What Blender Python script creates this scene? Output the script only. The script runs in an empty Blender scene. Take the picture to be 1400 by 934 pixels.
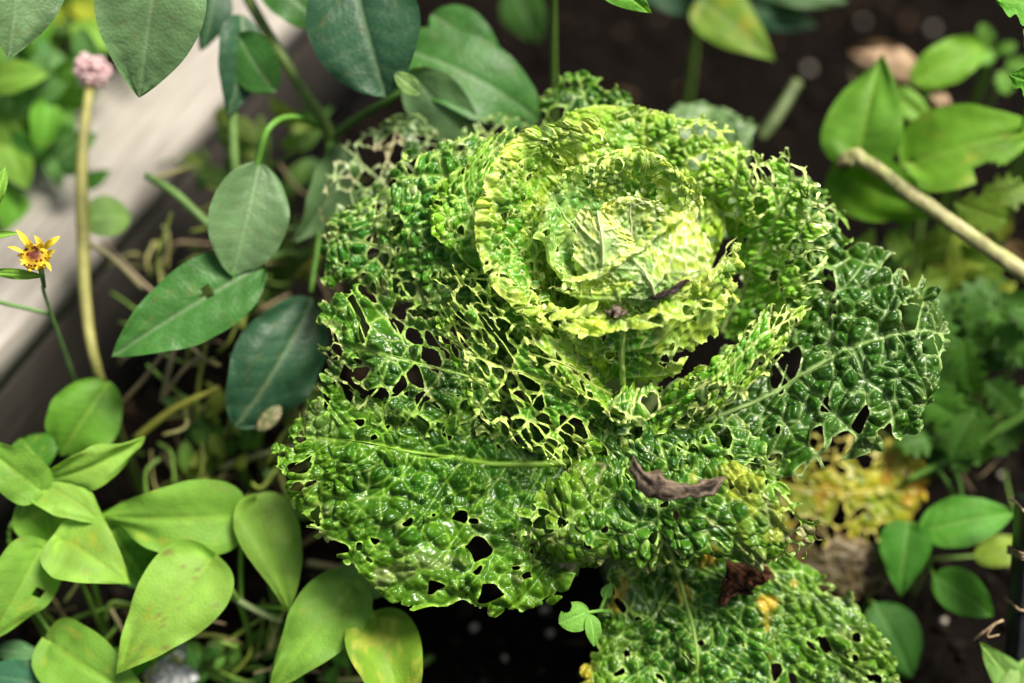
import bpy, math
import numpy as np
from mathutils import Vector
rng = np.random.default_rng(7)
SC = bpy.context.scene
COL = SC.collection
R = math.radians

# ------------------------------------------------------------------ camera, sky, sun, exposure
PITCH, DIST, FOC = R(50), 0.90, 50.0
TGT = np.array([0.0, 0.0, 0.27])
FWD = np.array([0.0, math.cos(PITCH), -math.sin(PITCH)])
UP = np.array([0.0, math.sin(PITCH), math.cos(PITCH)])
RIGHT = np.array([1.0, 0.0, 0.0])
EYE = TGT - FWD * DIST
cam = bpy.data.cameras.new('camera')
cam.lens, cam.sensor_width, cam.clip_start, cam.clip_end = FOC, 36.0, 0.02, 100.0
cam.dof.use_dof = True
cam.dof.focus_distance = DIST - 0.005
cam.dof.aperture_fstop = 1.4
co = bpy.data.objects.new('camera', cam)
co.location = EYE
co.rotation_euler = (math.pi / 2 - PITCH, 0, 0)
COL.objects.link(co)
SC.camera = co

SUN_EL, SUN_AZ = R(66), R(84)             # azimuth from +Y towards +X: high light, a little from the right
w = bpy.data.worlds.new('World')
SC.world = w
w.use_nodes = True
nt = w.node_tree
bg = nt.nodes['Background']
sky = nt.nodes.new('ShaderNodeTexSky')
sky.sky_type = 'NISHITA'
sky.sun_disc = False
sky.sun_elevation = SUN_EL
sky.sun_rotation = SUN_AZ
sky.air_density = 0.7
sky.dust_density = 5.0
sky.ozone_density = 0.3
nt.links.new(sky.outputs[0], bg.inputs[0])
bg.inputs[1].default_value = 0.06
sun = bpy.data.lights.new('sun', 'SUN')
sun.energy = 4.7
sun.angle = R(22)
sun.color = (1.0, 0.94, 0.83)
so = bpy.data.objects.new('sun', sun)
dv = Vector((math.sin(SUN_AZ) * math.cos(SUN_EL), math.cos(SUN_AZ) * math.cos(SUN_EL), math.sin(SUN_EL)))
so.rotation_euler = (-dv).to_track_quat('-Z', 'Y').to_euler()
so.location = dv * 5
COL.objects.link(so)
SC.view_settings.view_transform = 'Standard'
SC.view_settings.look = 'None'
SC.view_settings.gamma = 1.0
SC.view_settings.exposure = 0.6

# ------------------------------------------------------------------ helpers
K = 36.0 / FOC / 1400.0
def P(px, py, d=0.0):
    """world point seen at photo position (px, py), d centimetres in front of the focus plane"""
    s = DIST - d * 0.01
    return EYE + s * (FWD + (px - 700) * K * RIGHT + (467 - py) * K * UP)
def Pz(px, py, z=0.0):
    r = FWD + (px - 700) * K * RIGHT + (467 - py) * K * UP
    return EYE + r * ((z - EYE[2]) / r[2])
def mpp(d=0.0):
    return K * (DIST - d * 0.01)
def nrm(a):
    a = np.asarray(a, float)
    return a / np.maximum(1e-12, np.linalg.norm(a, axis=-1, keepdims=True))
def hsh(ix, iy, seed=0):
    n = (np.asarray(ix, np.int64) * 374761393 + np.asarray(iy, np.int64) * 668265263 + seed * 1274126177) & 0xffffffff
    n = ((n ^ (n >> 13)) * 1274126177) & 0xffffffff
    return ((n ^ (n >> 16)) & 0xffff) / 65535.0
def noise2(x, y, seed=0):
    ix, iy = np.floor(x).astype(np.int64), np.floor(y).astype(np.int64)
    fx, fy = x - ix, y - iy
    fx, fy = fx * fx * (3 - 2 * fx), fy * fy * (3 - 2 * fy)
    a, b = hsh(ix, iy, seed), hsh(ix + 1, iy, seed)
    c, d = hsh(ix, iy + 1, seed), hsh(ix + 1, iy + 1, seed)
    return (a + (b - a) * fx) * (1 - fy) + (c + (d - c) * fx) * fy
def sst(a, b, x):
    t = np.clip((x - a) / (b - a), 0, 1)
    return t * t * (3 - 2 * t)
def basis(n, m):
    """Catmull-Rom basis: n samples over m control values"""
    B = np.zeros((n, m))
    for k, t in enumerate(np.linspace(0, m - 1, n)):
        i = min(int(t), m - 2)
        f = t - i
        wts = (0.5 * (-f + 2 * f * f - f ** 3), 0.5 * (2 - 5 * f * f + 3 * f ** 3),
               0.5 * (f + 4 * f * f - 3 * f ** 3), 0.5 * (-f * f + f ** 3))
        for j, wt in zip((i - 1, i, i + 1, i + 2), wts):
            if j < 0:
                B[k, 0] += 2 * wt; B[k, 1] -= wt
            elif j > m - 1:
                B[k, m - 1] += 2 * wt; B[k, m - 2] -= wt
            else:
                B[k, j] += wt
    return B
def spline(pts, n):
    pts = np.asarray(pts, float)
    return basis(n, len(pts)) @ pts

def tag(o, label=None, cat=None, group=None, kind=None):
    if label: o['label'] = label
    if cat: o['category'] = cat
    if group: o['group'] = group
    if kind: o['kind'] = kind
    return o
def thing(name, loc, label, cat, group=None):
    o = bpy.data.objects.new(name, None)
    o.empty_display_size = 0.02
    COL.objects.link(o)
    o.location = Vector(loc)
    return tag(o, label, cat, group)
def origin_of(o):
    v = np.zeros(3)
    while o is not None:
        v = v + np.array(o.location); o = o.parent
    return v
def mesh(name, V, F, mat, parent=None, col=None, smooth=True):
    """one mesh object from world-space vertices; F is an int array (n,3) or (n,4)"""
    V = np.asarray(V, float)
    F = np.asarray(F, np.int64)
    if parent is not None:
        loc = np.zeros(3)
        V = V - origin_of(parent)
    else:
        loc = np.array([(V[:, 0].min() + V[:, 0].max()) / 2, (V[:, 1].min() + V[:, 1].max()) / 2, V[:, 2].min()])
        V = V - loc
    me = bpy.data.meshes.new(name)
    n, k = F.shape
    me.vertices.add(len(V)); me.vertices.foreach_set('co', V.ravel())
    me.loops.add(n * k); me.loops.foreach_set('vertex_index', F.ravel())
    me.polygons.add(n)
    me.polygons.foreach_set('loop_start', np.arange(n) * k)
    me.polygons.foreach_set('loop_total', np.full(n, k))
    me.update(calc_edges=True)
    me.validate()
    if smooth:
        me.polygons.foreach_set('use_smooth', np.ones(len(me.polygons), bool))
    if col is not None:
        at = me.attributes.new('Col', 'FLOAT_COLOR', 'POINT')
        c = np.ones((len(V), 4)); c[:, :3] = np.clip(col, 0, 1)
        at.data.foreach_set('color', c.ravel())
    me.materials.append(mat)
    o = bpy.data.objects.new(name, me)
    o.location = Vector(loc)
    COL.objects.link(o)
    o.parent = parent
    return o
def grid_faces(nu, nv, wrap=False):
    i = np.arange(nu - 1)[:, None]
    j = np.arange(nv if wrap else nv - 1)[None, :]
    j2 = (j + 1) % nv
    return np.stack([i * nv + j, i * nv + j2, (i + 1) * nv + j2, (i + 1) * nv + j], -1).reshape(-1, 4)
def tube_geo(pts, rad, n=24, m=8, rough=0.0, seed=0, flat=1.0):
    C = spline(pts, n)
    r = spline(np.asarray(rad, float)[:, None], n)[:, 0] if np.ndim(rad) else np.full(n, float(rad))
    T = nrm(np.gradient(C, axis=0))
    ref = np.array([0.3, 0.2, 1.0])
    A = nrm(np.cross(T, ref)); B = np.cross(T, A)
    th = np.linspace(0, 2 * math.pi, m, endpoint=False)
    rr = r[:, None] * np.ones(m)
    if rough:
        uu, vv = np.meshgrid(np.arange(n) * 0.16, np.arange(m) * 0.9, indexing='ij')
        rr = rr * (1 + rough * (noise2(uu, vv, seed) * 2 - 1))
    V = C[:, None] + rr[..., None] * (np.cos(th)[None, :, None] * A[:, None] + flat * np.sin(th)[None, :, None] * B[:, None])
    V = V.reshape(-1, 3)
    F = grid_faces(n, m, True)
    c0, c1 = len(V), len(V) + 1
    V = np.vstack([V, C[0], C[-1]])
    k = np.arange(m); k2 = (k + 1) % m
    e0 = np.stack([np.full(m, c0), k2, k, k], -1)
    e1 = np.stack([np.full(m, c1), (n - 1) * m + k, (n - 1) * m + k2, (n - 1) * m + k2], -1)
    # caps as triangles: everything triangulated
    Tq = np.vstack([F[:, [0, 1, 2]], F[:, [0, 2, 3]], e0[:, :3], e1[:, :3]])
    return V, Tq
def tube(name, pts, rad, mat, parent=None, n=24, m=8, col=None, rough=0.0, seed=0, flat=1.0):
    V, F = tube_geo(pts, rad, n, m, rough, seed, flat)
    c = None
    if col is not None:
        col = np.asarray(col, float)
        k = noise2(np.arange(len(V)) / m * 0.35, np.zeros(len(V)), seed + 5)
        c = col[None] * (0.8 + 0.4 * k[:, None])
    return mesh(name, V, F, mat, parent, c)
def join(parts):
    Vs, Fs, n = [], [], 0
    for V, F in parts:
        Vs.append(V); Fs.append(F + n); n += len(V)
    return np.vstack(Vs), np.vstack(Fs)
def ico(sub=1):
    t = (1 + 5 ** .5) / 2
    V = nrm([(-1, t, 0), (1, t, 0), (-1, -t, 0), (1, -t, 0), (0, -1, t), (0, 1, t), (0, -1, -t), (0, 1, -t), (t, 0, -1), (t, 0, 1), (-t, 0, -1), (-t, 0, 1)])
    F = [(0, 11, 5), (0, 5, 1), (0, 1, 7), (0, 7, 10), (0, 10, 11), (1, 5, 9), (5, 11, 4), (11, 10, 2), (10, 7, 6), (7, 1, 8),
         (3, 9, 4), (3, 4, 2), (3, 2, 6), (3, 6, 8), (3, 8, 9), (4, 9, 5), (2, 4, 11), (6, 2, 10), (8, 6, 7), (9, 8, 1)]
    V = [np.array(v) for v in V]
    for _ in range(sub):
        cache, F2 = {}, []
        def mid(a, b):
            k = (min(a, b), max(a, b))
            if k not in cache:
                V.append(nrm(V[a] + V[b])); cache[k] = len(V) - 1
            return cache[k]
        for a, b, c in F:
            x, y, z = mid(a, b), mid(b, c), mid(c, a)
            F2 += [(a, x, z), (b, y, x), (c, z, y), (x, y, z)]
        F = F2
    return np.array(V), np.array(F)

# ------------------------------------------------------------------ materials
def new_mat(name):
    m = bpy.data.materials.new(name)
    m.use_nodes = True
    t = m.node_tree
    return m, t, t.nodes['Principled BSDF'], t.nodes['Material Output']
def N(t, kind, **kw):
    n = t.nodes.new(kind)
    for k, v in kw.items(): setattr(n, k, v)
    return n
def leaf_mat(name, rough=0.4, spec=0.5, trans=0.3, mott=0.25, mscale=90, bump=0.3, bscale=500, tcol=(1.25, 1.3, 0.45), vor=True):
    m, t, b, out = new_mat(name)
    L = t.links.new
    at = N(t, 'ShaderNodeAttribute', attribute_name='Col')
    tc = N(t, 'ShaderNodeTexCoord')
    ns = N(t, 'ShaderNodeTexNoise'); ns.inputs['Scale'].default_value = mscale; ns.inputs['Detail'].default_value = 5
    L(tc.outputs['Object'], ns.inputs['Vector'])
    mr = N(t, 'ShaderNodeMapRange')
    mr.inputs['From Min'].default_value = 0.3; mr.inputs['From Max'].default_value = 0.7
    mr.inputs['To Min'].default_value = 1 - mott; mr.inputs['To Max'].default_value = 1 + mott
    L(ns.outputs['Fac'], mr.inputs['Value'])
    mx = N(t, 'ShaderNodeVectorMath', operation='SCALE')
    L(at.outputs['Color'], mx.inputs[0]); L(mr.outputs[0], mx.inputs['Scale'])
    L(mx.outputs[0], b.inputs['Base Color'])
    rn = N(t, 'ShaderNodeMapRange')
    rn.inputs['To Min'].default_value = rough - 0.1; rn.inputs['To Max'].default_value = rough + 0.14
    L(ns.outputs['Fac'], rn.inputs['Value']); L(rn.outputs[0], b.inputs['Roughness'])
    b.inputs['Specular IOR Level'].default_value = spec
    if vor:
        v = N(t, 'ShaderNodeTexVoronoi', feature='SMOOTH_F1'); v.inputs['Scale'].default_value = bscale
    else:
        v = N(t, 'ShaderNodeTexNoise'); v.inputs['Scale'].default_value = bscale
    L(tc.outputs['Object'], v.inputs['Vector'])
    bp = N(t, 'ShaderNodeBump', invert=vor); bp.inputs['Strength'].default_value = bump; bp.inputs['Distance'].default_value = 0.0012
    L(v.outputs[0], bp.inputs['Height']); L(bp.outputs[0], b.inputs['Normal'])
    tm = N(t, 'ShaderNodeVectorMath', operation='MULTIPLY'); tm.inputs[1].default_value = tcol
    L(mx.outputs[0], tm.inputs[0])
    tr = N(t, 'ShaderNodeBsdfTranslucent'); L(tm.outputs[0], tr.inputs['Color']); L(bp.outputs[0], tr.inputs['Normal'])
    ms = N(t, 'ShaderNodeMixShader'); ms.inputs[0].default_value = trans
    L(b.outputs[0], ms.inputs[1]); L(tr.outputs[0], ms.inputs[2]); L(ms.outputs[0], out.inputs['Surface'])
    return m
def simple_mat(name, c1, c2, scale=40, rough=0.7, bump=0.4, bdist=0.002, stretch=(1, 1, 1), detail=6, spec=0.4, attr=False, lo=0.35, hi=0.65):
    m, t, b, out = new_mat(name)
    L = t.links.new
    tc = N(t, 'ShaderNodeTexCoord'); mp = N(t, 'ShaderNodeMapping'); mp.inputs['Scale'].default_value = stretch
    L(tc.outputs['Object'], mp.inputs['Vector'])
    ns = N(t, 'ShaderNodeTexNoise'); ns.inputs['Scale'].default_value = scale; ns.inputs['Detail'].default_value = detail
    ns.inputs['Roughness'].default_value = 0.65
    L(mp.outputs[0], ns.inputs['Vector'])
    cr = N(t, 'ShaderNodeValToRGB')
    cr.color_ramp.elements[0].position = lo; cr.color_ramp.elements[0].color = (*c1, 1)
    cr.color_ramp.elements[1].position = hi; cr.color_ramp.elements[1].color = (*c2, 1)
    L(ns.outputs['Fac'], cr.inputs[0])
    if attr:
        at = N(t, 'ShaderNodeAttribute', attribute_name='Col')
        mm = N(t, 'ShaderNodeVectorMath', operation='MULTIPLY'); L(cr.outputs[0], mm.inputs[0]); L(at.outputs['Color'], mm.inputs[1])
        L(mm.outputs[0], b.inputs['Base Color'])
    else:
        L(cr.outputs[0], b.inputs['Base Color'])
    b.inputs['Roughness'].default_value = rough
    b.inputs['Specular IOR Level'].default_value = spec
    bp = N(t, 'ShaderNodeBump'); bp.inputs['Strength'].default_value = bump; bp.inputs['Distance'].default_value = bdist
    L(ns.outputs['Fac'], bp.inputs['Height']); L(bp.outputs[0], b.inputs['Normal'])
    return m
M_SAVOY = leaf_mat('savoy_leaf', rough=0.29, spec=0.58, trans=0.2, mott=0.22, mscale=110, bump=0.22, bscale=420)
M_RIB = leaf_mat('cabbage_rib', rough=0.42, spec=0.4, trans=0.15, mott=0.15, mscale=60, bump=0.2, bscale=700, vor=False)
M_BLADE = leaf_mat('leaf_blade', rough=0.5, spec=0.22, trans=0.35, mott=0.12, mscale=60, bump=0.25, bscale=600)
M_GLOSS = leaf_mat('glossy_leaf_blade', rough=0.44, spec=0.32, trans=0.22, mott=0.16, mscale=50, bump=0.3, bscale=450)
M_STEM = leaf_mat('green_stem', rough=0.5, spec=0.35, trans=0.1, mott=0.25, mscale=70, bump=0.3, bscale=300, vor=False)
M_PETAL = leaf_mat('petal', rough=0.5, spec=0.3, trans=0.3, mott=0.2, mscale=150, bump=0.3, bscale=500, tcol=(1.2, 1.0, .6), vor=False)
M_DRY = simple_mat('dry_leaf', (.16, .09, .045), (.42, .30, .19), 70, .75, .6, .003)
M_BARK = simple_mat('dry_bark', (.55, .55, .55), (1.2, 1.15, 1.1), 350, .9, .8, .002, spec=.15, attr=True)
M_BROWN = simple_mat('dead_brown_leaf', (.03, .012, .006), (.13, .055, .025), 110, .7, .8, .003)
M_SOIL = simple_mat('black_soil', (.002, .0015, .0012), (.010, .0074, .0055), 130, .95, 1.0, .008, spec=.06)
M_CLOD = simple_mat('soil_crumb', (.35, .35, .35), (1, 1, 1), 160, .9, .9, .004, spec=.1, attr=True)
M_PERL = simple_mat('perlite', (.20, .18, .14), (.42, .39, .33), 300, .8, .5, .001)
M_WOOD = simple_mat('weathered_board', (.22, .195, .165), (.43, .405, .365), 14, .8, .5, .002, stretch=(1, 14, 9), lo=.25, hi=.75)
M_WOODD = simple_mat('stained_shaded_board', (.012, .010, .008), (.045, .038, .03), 14, .8, .5, .002, stretch=(1, 14, 9), lo=.25, hi=.75)  # soil stain and the side face's shade, both put into this dark wood colour
M_STAKE = simple_mat('black_plastic', (.012, .013, .015), (.035, .036, .04), 60, .45, .3, .001)
M_TWINE = simple_mat('twine', (.2, .13, .07), (.5, .37, .22), 300, .9, .9, .001)
M_POLY = simple_mat('silver_plastic', (.35, .36, .37), (.6, .61, .62), 30, .25, .5, .004)

# ------------------------------------------------------------------ savoy leaf
def voronoi(X, Y, size, seed, jit=1.0, kk=None, rings=2):
    """cell index (ix, iy) and per-neighbour bisector distances"""
    gx, gy = X / size, Y / size
    ix, iy = np.floor(gx).astype(np.int64), np.floor(gy).astype(np.int64)
    offs = [(a, b) for a in range(-rings, rings + 1) for b in range(-rings, rings + 1)]
    PX, PY, D, IX, IY = [], [], [], [], []
    for a, b in offs:
        jx, jy = ix + a, iy + b
        px = (jx + .5 + jit * (hsh(jx, jy, seed) - .5)) * size
        py = (jy + .5 + jit * (hsh(jx, jy, seed + 77) - .5)) * size
        PX.append(px); PY.append(py); IX.append(jx); IY.append(jy)
        D.append((px - X) ** 2 + (py - Y) ** 2)
    PX, PY, D, IX, IY = map(np.array, (PX, PY, D, IX, IY))
    k = D.argmin(0); ar = np.arange(X.size)
    p1x, p1y, d1 = PX[k, ar], PY[k, ar], D[k, ar]
    sep = np.sqrt((PX - p1x) ** 2 + (PY - p1y) ** 2)
    E = (D - d1) / np.maximum(2 * sep, 1e-9)
    E[k, ar] = 1e3
    return IX[k, ar], IY[k, ar], E, IX, IY
def smin(E, k):
    m = E.min(0)
    return m - np.log(np.exp(-(E - m) / k).sum(0)) * k

def clip_tris(V, A, T, f):
    ins = f[T] > 0
    c = ins.sum(1)
    keep = T[c == 3]
    N0 = len(V)
    def rot(Tr, mask):
        k = mask.argmax(1); r = np.arange(len(Tr))
        return np.stack([Tr[r, k], Tr[r, (k + 1) % 3], Tr[r, (k + 2) % 3]], -1)
    t1 = rot(T[c == 1], ins[c == 1])
    t2 = rot(T[c == 2], ~ins[c == 2])
    e = np.vstack([t1[:, [0, 1]], t1[:, [0, 2]], t2[:, [0, 1]], t2[:, [0, 2]]])
    lo, hi = e.min(1), e.max(1)
    key = lo * N0 + hi
    uq, inv = np.unique(key, return_inverse=True)
    ul, uh = uq // N0, uq % N0
    tt = (f[ul] / (f[ul] - f[uh]))[:, None]
    Vn = V[ul] + (V[uh] - V[ul]) * tt
    An = A[ul] + (A[uh] - A[ul]) * tt
    inv = inv.reshape(-1) + N0
    n1, n2 = len(t1), len(t2)
    a1, b1 = inv[:n1], inv[n1:2 * n1]
    a2, b2 = inv[2 * n1:2 * n1 + n2], inv[2 * n1 + n2:]
    F = np.vstack([keep, np.stack([t1[:, 0], a1, b1], -1), np.stack([a2, t2[:, 1], t2[:, 2]], -1), np.stack([a2, t2[:, 2], b2], -1)])
    V = np.vstack([V, Vn]); A = np.vstack([A, An])
    # drop loose flecks
    lab = np.arange(len(V))
    ed = np.vstack([F[:, [0, 1]], F[:, [1, 2]]])
    for _ in range(400):
        m = np.minimum(lab[ed[:, 0]], lab[ed[:, 1]])
        old = lab.copy()
        np.minimum.at(lab, ed[:, 0], m); np.minimum.at(lab, ed[:, 1], m)
        lab = lab[lab]
        if (lab == old).all(): break
    cnt = np.bincount(lab[F[:, 0]], minlength=len(V))
    F = F[cnt[lab[F[:, 0]]] > 0.02 * len(F)]
    used = np.unique(F)
    mp = np.zeros(len(V), np.int64); mp[used] = np.arange(len(used))
    return V[used], A[used], mp[F]

DK, MD, LT, YL = np.array([.022, .094, .005]), np.array([.055, .18, .007]), np.array([.20, .40, .045]), np.array([.50, .62, .11])
VEIN = np.array([.32, .52, .10]); TAN = np.array([.50, .40, .24])
def savoy(rows, parent, seed, inner=DK, outer=MD, vein=VEIN, blister=3.0, cell=9.5, hole=(0.03, 0.3), hcell=13.0, strand=1.5, ruffle=7.0,
          rfreq=24.0, under=False, sp=0.8, rib=2.2, corner=3.0, tan=0.25, yellow=0.0, ycol=(.55, .40, .04), ragged=2.5, label=None, wave=4.0, net=.05, curl=6.0, frill=2.5, lobe=3.6, side=.45,
          mid_u=0.9, merge=0.22, name='leaf', bite=0.10, mat=None):
    C = np.array([[P(*c) for c in r] for r in rows])
    L = np.linalg.norm(np.diff(C[:, C.shape[1] // 2], axis=0), axis=1).sum() * 1000
    W = np.linalg.norm(np.diff(C, axis=1), axis=2).sum(1).max() * 1000
    nu, nv = int(max(20, L / sp)), int(max(20, W / sp))
    S = np.einsum('ui,vj,ijk->uvk', basis(nu, C.shape[0]), basis(nv, C.shape[1]), C)
    du, dvv = np.gradient(S, axis=0), np.gradient(S, axis=1)
    Nn = nrm(np.cross(dvv, du))
    vmid = nv // 2
    if (Nn[nu // 2, vmid] @ (EYE - S[nu // 2, vmid])) < 0: Nn = -Nn
    up = -1.0 if under else 1.0            # the blisters bulge to the upper face of the leaf
    seg = np.linalg.norm(np.diff(S, axis=1), axis=2) * 1000
    X = np.concatenate([np.zeros((nu, 1)), np.cumsum(seg, 1)], 1); X = X - X[:, vmid:vmid + 1]
    Yl = np.concatenate([[0], np.cumsum(np.linalg.norm(np.diff(S[:, vmid], axis=0), axis=1) * 1000)])
    Y = np.repeat(Yl[:, None], nv, 1)
    u = np.repeat(np.linspace(0, 1, nu)[:, None], nv, 1); v = np.repeat(np.linspace(-1, 1, nv)[None], nu, 0)
    Wd = np.where(v < 0, -X[:, :1], X[:, -1:])
    x, y = X.ravel(), Y.ravel()
    uu, vv, wd = u.ravel(), v.ravel(), Wd.ravel()
    # warp so that cells are not a lattice
    xw = x + 7 * (noise2(x / 15, y / 15, seed) - .5) + 1.3 * (noise2(x / 5, y / 5, seed + 1) - .5); yw = y + 7 * (noise2(x / 15, y / 15, seed + 9) - .5) + 1.3 * (noise2(x / 5, y / 5, seed + 2) - .5)
    q = (np.abs(vv) ** corner + np.clip((uu - .45) / .55, 0, 1) ** corner) ** (1 / corner)
    de = (1 - q) * np.minimum(wd, L * .5)
    de = de - ragged * (1.2 * noise2(x / 6, y / 6, seed + 3) + 2.6 * noise2(x / 16, y / 16, seed + 4) - 1.2) * (uu > .12)
    # veins
    mw = rib * (1.15 - uu) + .5
    dm = np.abs(x)
    sl = .55
    spc = 29.0
    yy = y - np.abs(x) * sl - .0022 * x * x + 15 * (noise2(x / 30, y / 30, seed + 5) - .5) + np.where(x < 0, spc * .45, 0)
    fr = yy / spc
    ds = np.abs(fr - np.round(fr)) * spc * .86
    sw = np.clip(1.1 - np.abs(x) / 70, .1, 1.1)
    dvn = np.minimum(dm - mw * .5, ds - sw * .5)
    # holes
    ix, iy, E, IX, IY = voronoi(xw, yw, hcell, seed + 20, rings=1 if False else 2)
    ox, oy = IX.min(), IY.min(); nx, ny = IX.max() - ox + 1, IY.max() - oy + 1
    ids = (ix - ox) * ny + (iy - oy)
    cn = np.bincount(ids, minlength=nx * ny)
    qm = np.bincount(ids, weights=np.clip(q, 0, 1), minlength=nx * ny) / np.maximum(cn, 1)
    xm = np.bincount(ids, weights=x, minlength=nx * ny) / np.maximum(cn, 1)
    ym = np.bincount(ids, weights=y, minlength=nx * ny) / np.maximum(cn, 1)
    um = np.bincount(ids, weights=uu, minlength=nx * ny) / np.maximum(cn, 1)
    clump = noise2(xm / 45, ym / 45, seed + 31)
    pr = hole[0] + (hole[1] - hole[0]) * sst(.35, .95, qm)
    pr = pr * sst(.15, .75, clump) * 1.7 * sst(.05, .25, um)
    hr = hsh(np.arange(nx * ny), 3, seed + 41)
    st = (hr < pr) & (cn > 0)
    NID = (IX - ox) * ny + (IY - oy)
    me_h = st[ids]
    a_, b_ = np.minimum(NID, ids), np.maximum(NID, ids)
    mg = (hsh(a_, b_, seed + 51) < merge) & st[NID] & me_h[None]
    Eh = np.where(mg, 1e3, E)
    e = smin(Eh, 0.9)
    e2 = E.min(0)
    f = np.where(me_h, strand * .5 - e, strand * .5 + e2)
    # small nibbles
    jx, jy, E3, _, _ = voronoi(xw + 300, yw, 6.0, seed + 61, rings=1)
    e3 = smin(E3, .5)
    nib = (hsh(jx, jy, seed + 62) < bite * (.4 + q)) & (uu > .15)
    f = np.minimum(f, np.where(nib, .5 - e3 + .9 * noise2(x / 3, y / 3, seed + 63), 9.0))
    f = np.maximum(f, -(dvn) + .1)
    # relief
    cx, cy, Eb, _, _ = voronoi(xw, yw, cell, seed + 70)
    eb = smin(Eb, .1 * cell)
    amp = (.2 + 1.2 * hsh(cx, cy, seed + 71)) * (.5 + 1.0 * noise2(x / 20, y / 20, seed + 73))
    t1 = np.clip(eb / (.38 * cell), 0, 1); dome = np.sqrt(1 - (1 - t1) ** 2 + 1e-9) * amp
    kx, ky, Ec, _, _ = voronoi(xw * 1.05 + 70, yw, cell * .5, seed + 80, rings=1)
    ec = smin(Ec, .05 * cell)
    t2 = np.clip(ec / (.19 * cell), 0, 1); dome2 = np.sqrt(1 - (1 - t2) ** 2 + 1e-9) * (.2 + 1.0 * hsh(kx, ky, seed + 81))
    vf = sst(0, 2.6, dvn)
    de = de + lobe * (np.clip(dome, 0, 1) - .75) * (uu > .12)
    fin = np.minimum(f, de)
    eh = smin(E, .8)
    cv = sst(0, 3.0, eh)
    h = blister * (dome * 1.5 + .62 * dome2 * (.4 + .8 * dome)) * (.35 + .65 * vf) * (.75 + .25 * cv)
    h = up * h
    h = h + wave * (.7 * noise2(x / 30, y / 30, seed + 90) + .3 * noise2(x / 15, y / 15, seed + 94) - .5) * 2.2 * sst(.02, .3, uu)
    h = h + ruffle * (noise2(x / rfreq, y / rfreq, seed + 91) - .5) * 2 * sst(.45, 1., q) + ruffle * .45 * (noise2(x / (rfreq * .45), y / (rfreq * .45), seed + 92) - .5) * 2 * sst(.6, 1., q)
    h = h + frill * 2 * (noise2(x / 6, y / 6, seed + 93) - .5) * sst(.72, 1., q)
    h = h - curl * sst(.62, 1.05, q) * sst(.1, .3, uu)
    if under: h = h + 1.2 * (1 - sst(-.3, 1.2, dvn))
    else: h = h - .5 * (1 - sst(-.3, 1.4, dvn))
    # curl of hole rims
    h = h + .5 * (1 - sst(0, 1.6, f))
    Vw = S.reshape(-1, 3) + Nn.reshape(-1, 3) * (h * .001)[:, None]
    # leaf colour; for the head, inner also carries painted shade
    tz = sst(.25, 1.0, q + .35 * (noise2(x / 18, y / 18, seed + 100) - .5))[:, None]
    col = np.asarray(inner) * (1 - tz) + np.asarray(outer) * tz
    col = col * (.72 + .5 * hsh(cx, cy, seed + 72))[:, None]
    tv = (.35 * sst(.45, .8, .5 * noise2(x / 20, y / 20, seed + 140) + .5 * noise2(x / 6, y / 6, seed + 141)))[:, None]
    col = col * (1 - tv) + np.asarray(outer) * np.array([1.5, 1.25, .8]) * tv
    bv = (net * .3 * (1 - sst(0, .9, eb)))[:, None]
    col = col * (1 - bv) + np.asarray(vein) * .6 * bv
    hv = ((1 - sst(.1, 1.1, eh)) * net)[:, None]
    col = col * (1 - hv) + np.asarray(vein) * .8 * hv
    mv = (1 - sst(-.2, .7, dvn))[:, None] * np.where(dm < mw * .5 + 1, .7, side)[:, None]
    col = col * (1 - mv) + np.asarray(vein) * mv
    rim = (1 - sst(.5, 1.7, f))[:, None] * (.85)
    rim = np.maximum(rim, (1 - sst(.2, 1.4, de))[:, None] * .6)
    tn = (sst(.55, .75, noise2(x / 16, y / 16, seed + 110)) * tan)[:, None]
    rc = np.asarray(vein) * 1.15 * (1 - tn) + TAN * tn
    col = col * (1 - rim) + rc * rim
    blot = (sst(.66, .74, noise2(x / 11, y / 11, seed + 120)) * tan * sst(.5, .9, q))[:, None]
    col = col * (1 - blot * .7) + TAN * blot * .7
    if yellow:
        yb = (sst(.75 - .5 * yellow, .95 - .4 * yellow, .6 * noise2(x / 25, y / 25, seed + 130) + .4 * noise2(x / 8, y / 8, seed + 131)))[:, None]
        col = col * (1 - yb) + np.asarray(ycol) * yb
    q4 = grid_faces(nu, nv)
    T = np.vstack([q4[:, [0, 1, 2]], q4[:, [0, 2, 3]]])
    V2, A2, F2 = clip_tris(Vw, col, T, fin)
    o = mesh(name, V2, F2, mat or M_SAVOY, parent, A2)
    if label: o['label'] = label
    # midrib: a tapering ridge standing proud of the blade
    k = int(nu * mid_u)
    idx = np.linspace(0, k - 1, 14).astype(int)
    hm = h.reshape(nu, nv)[idx, vmid]
    up_s = 1
    pts = S[idx, vmid] + Nn[idx, vmid] * (hm * .001 + .0002)[:, None]
    wob = (noise2(np.arange(14) * .8, np.zeros(14), seed + 150) - .5) * .0022 * np.linspace(.3, 1, 14)
    pts = pts + nrm(S[idx, min(vmid + 1, nv - 1)] - S[idx, vmid]) * wob[:, None]
    rr = np.linspace(1.15, .12, 14) * rib * .0008
    tube('midrib', pts, rr, M_RIB, o, n=40, m=8, col=np.asarray(vein) * .9, seed=seed)
    return o

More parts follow.
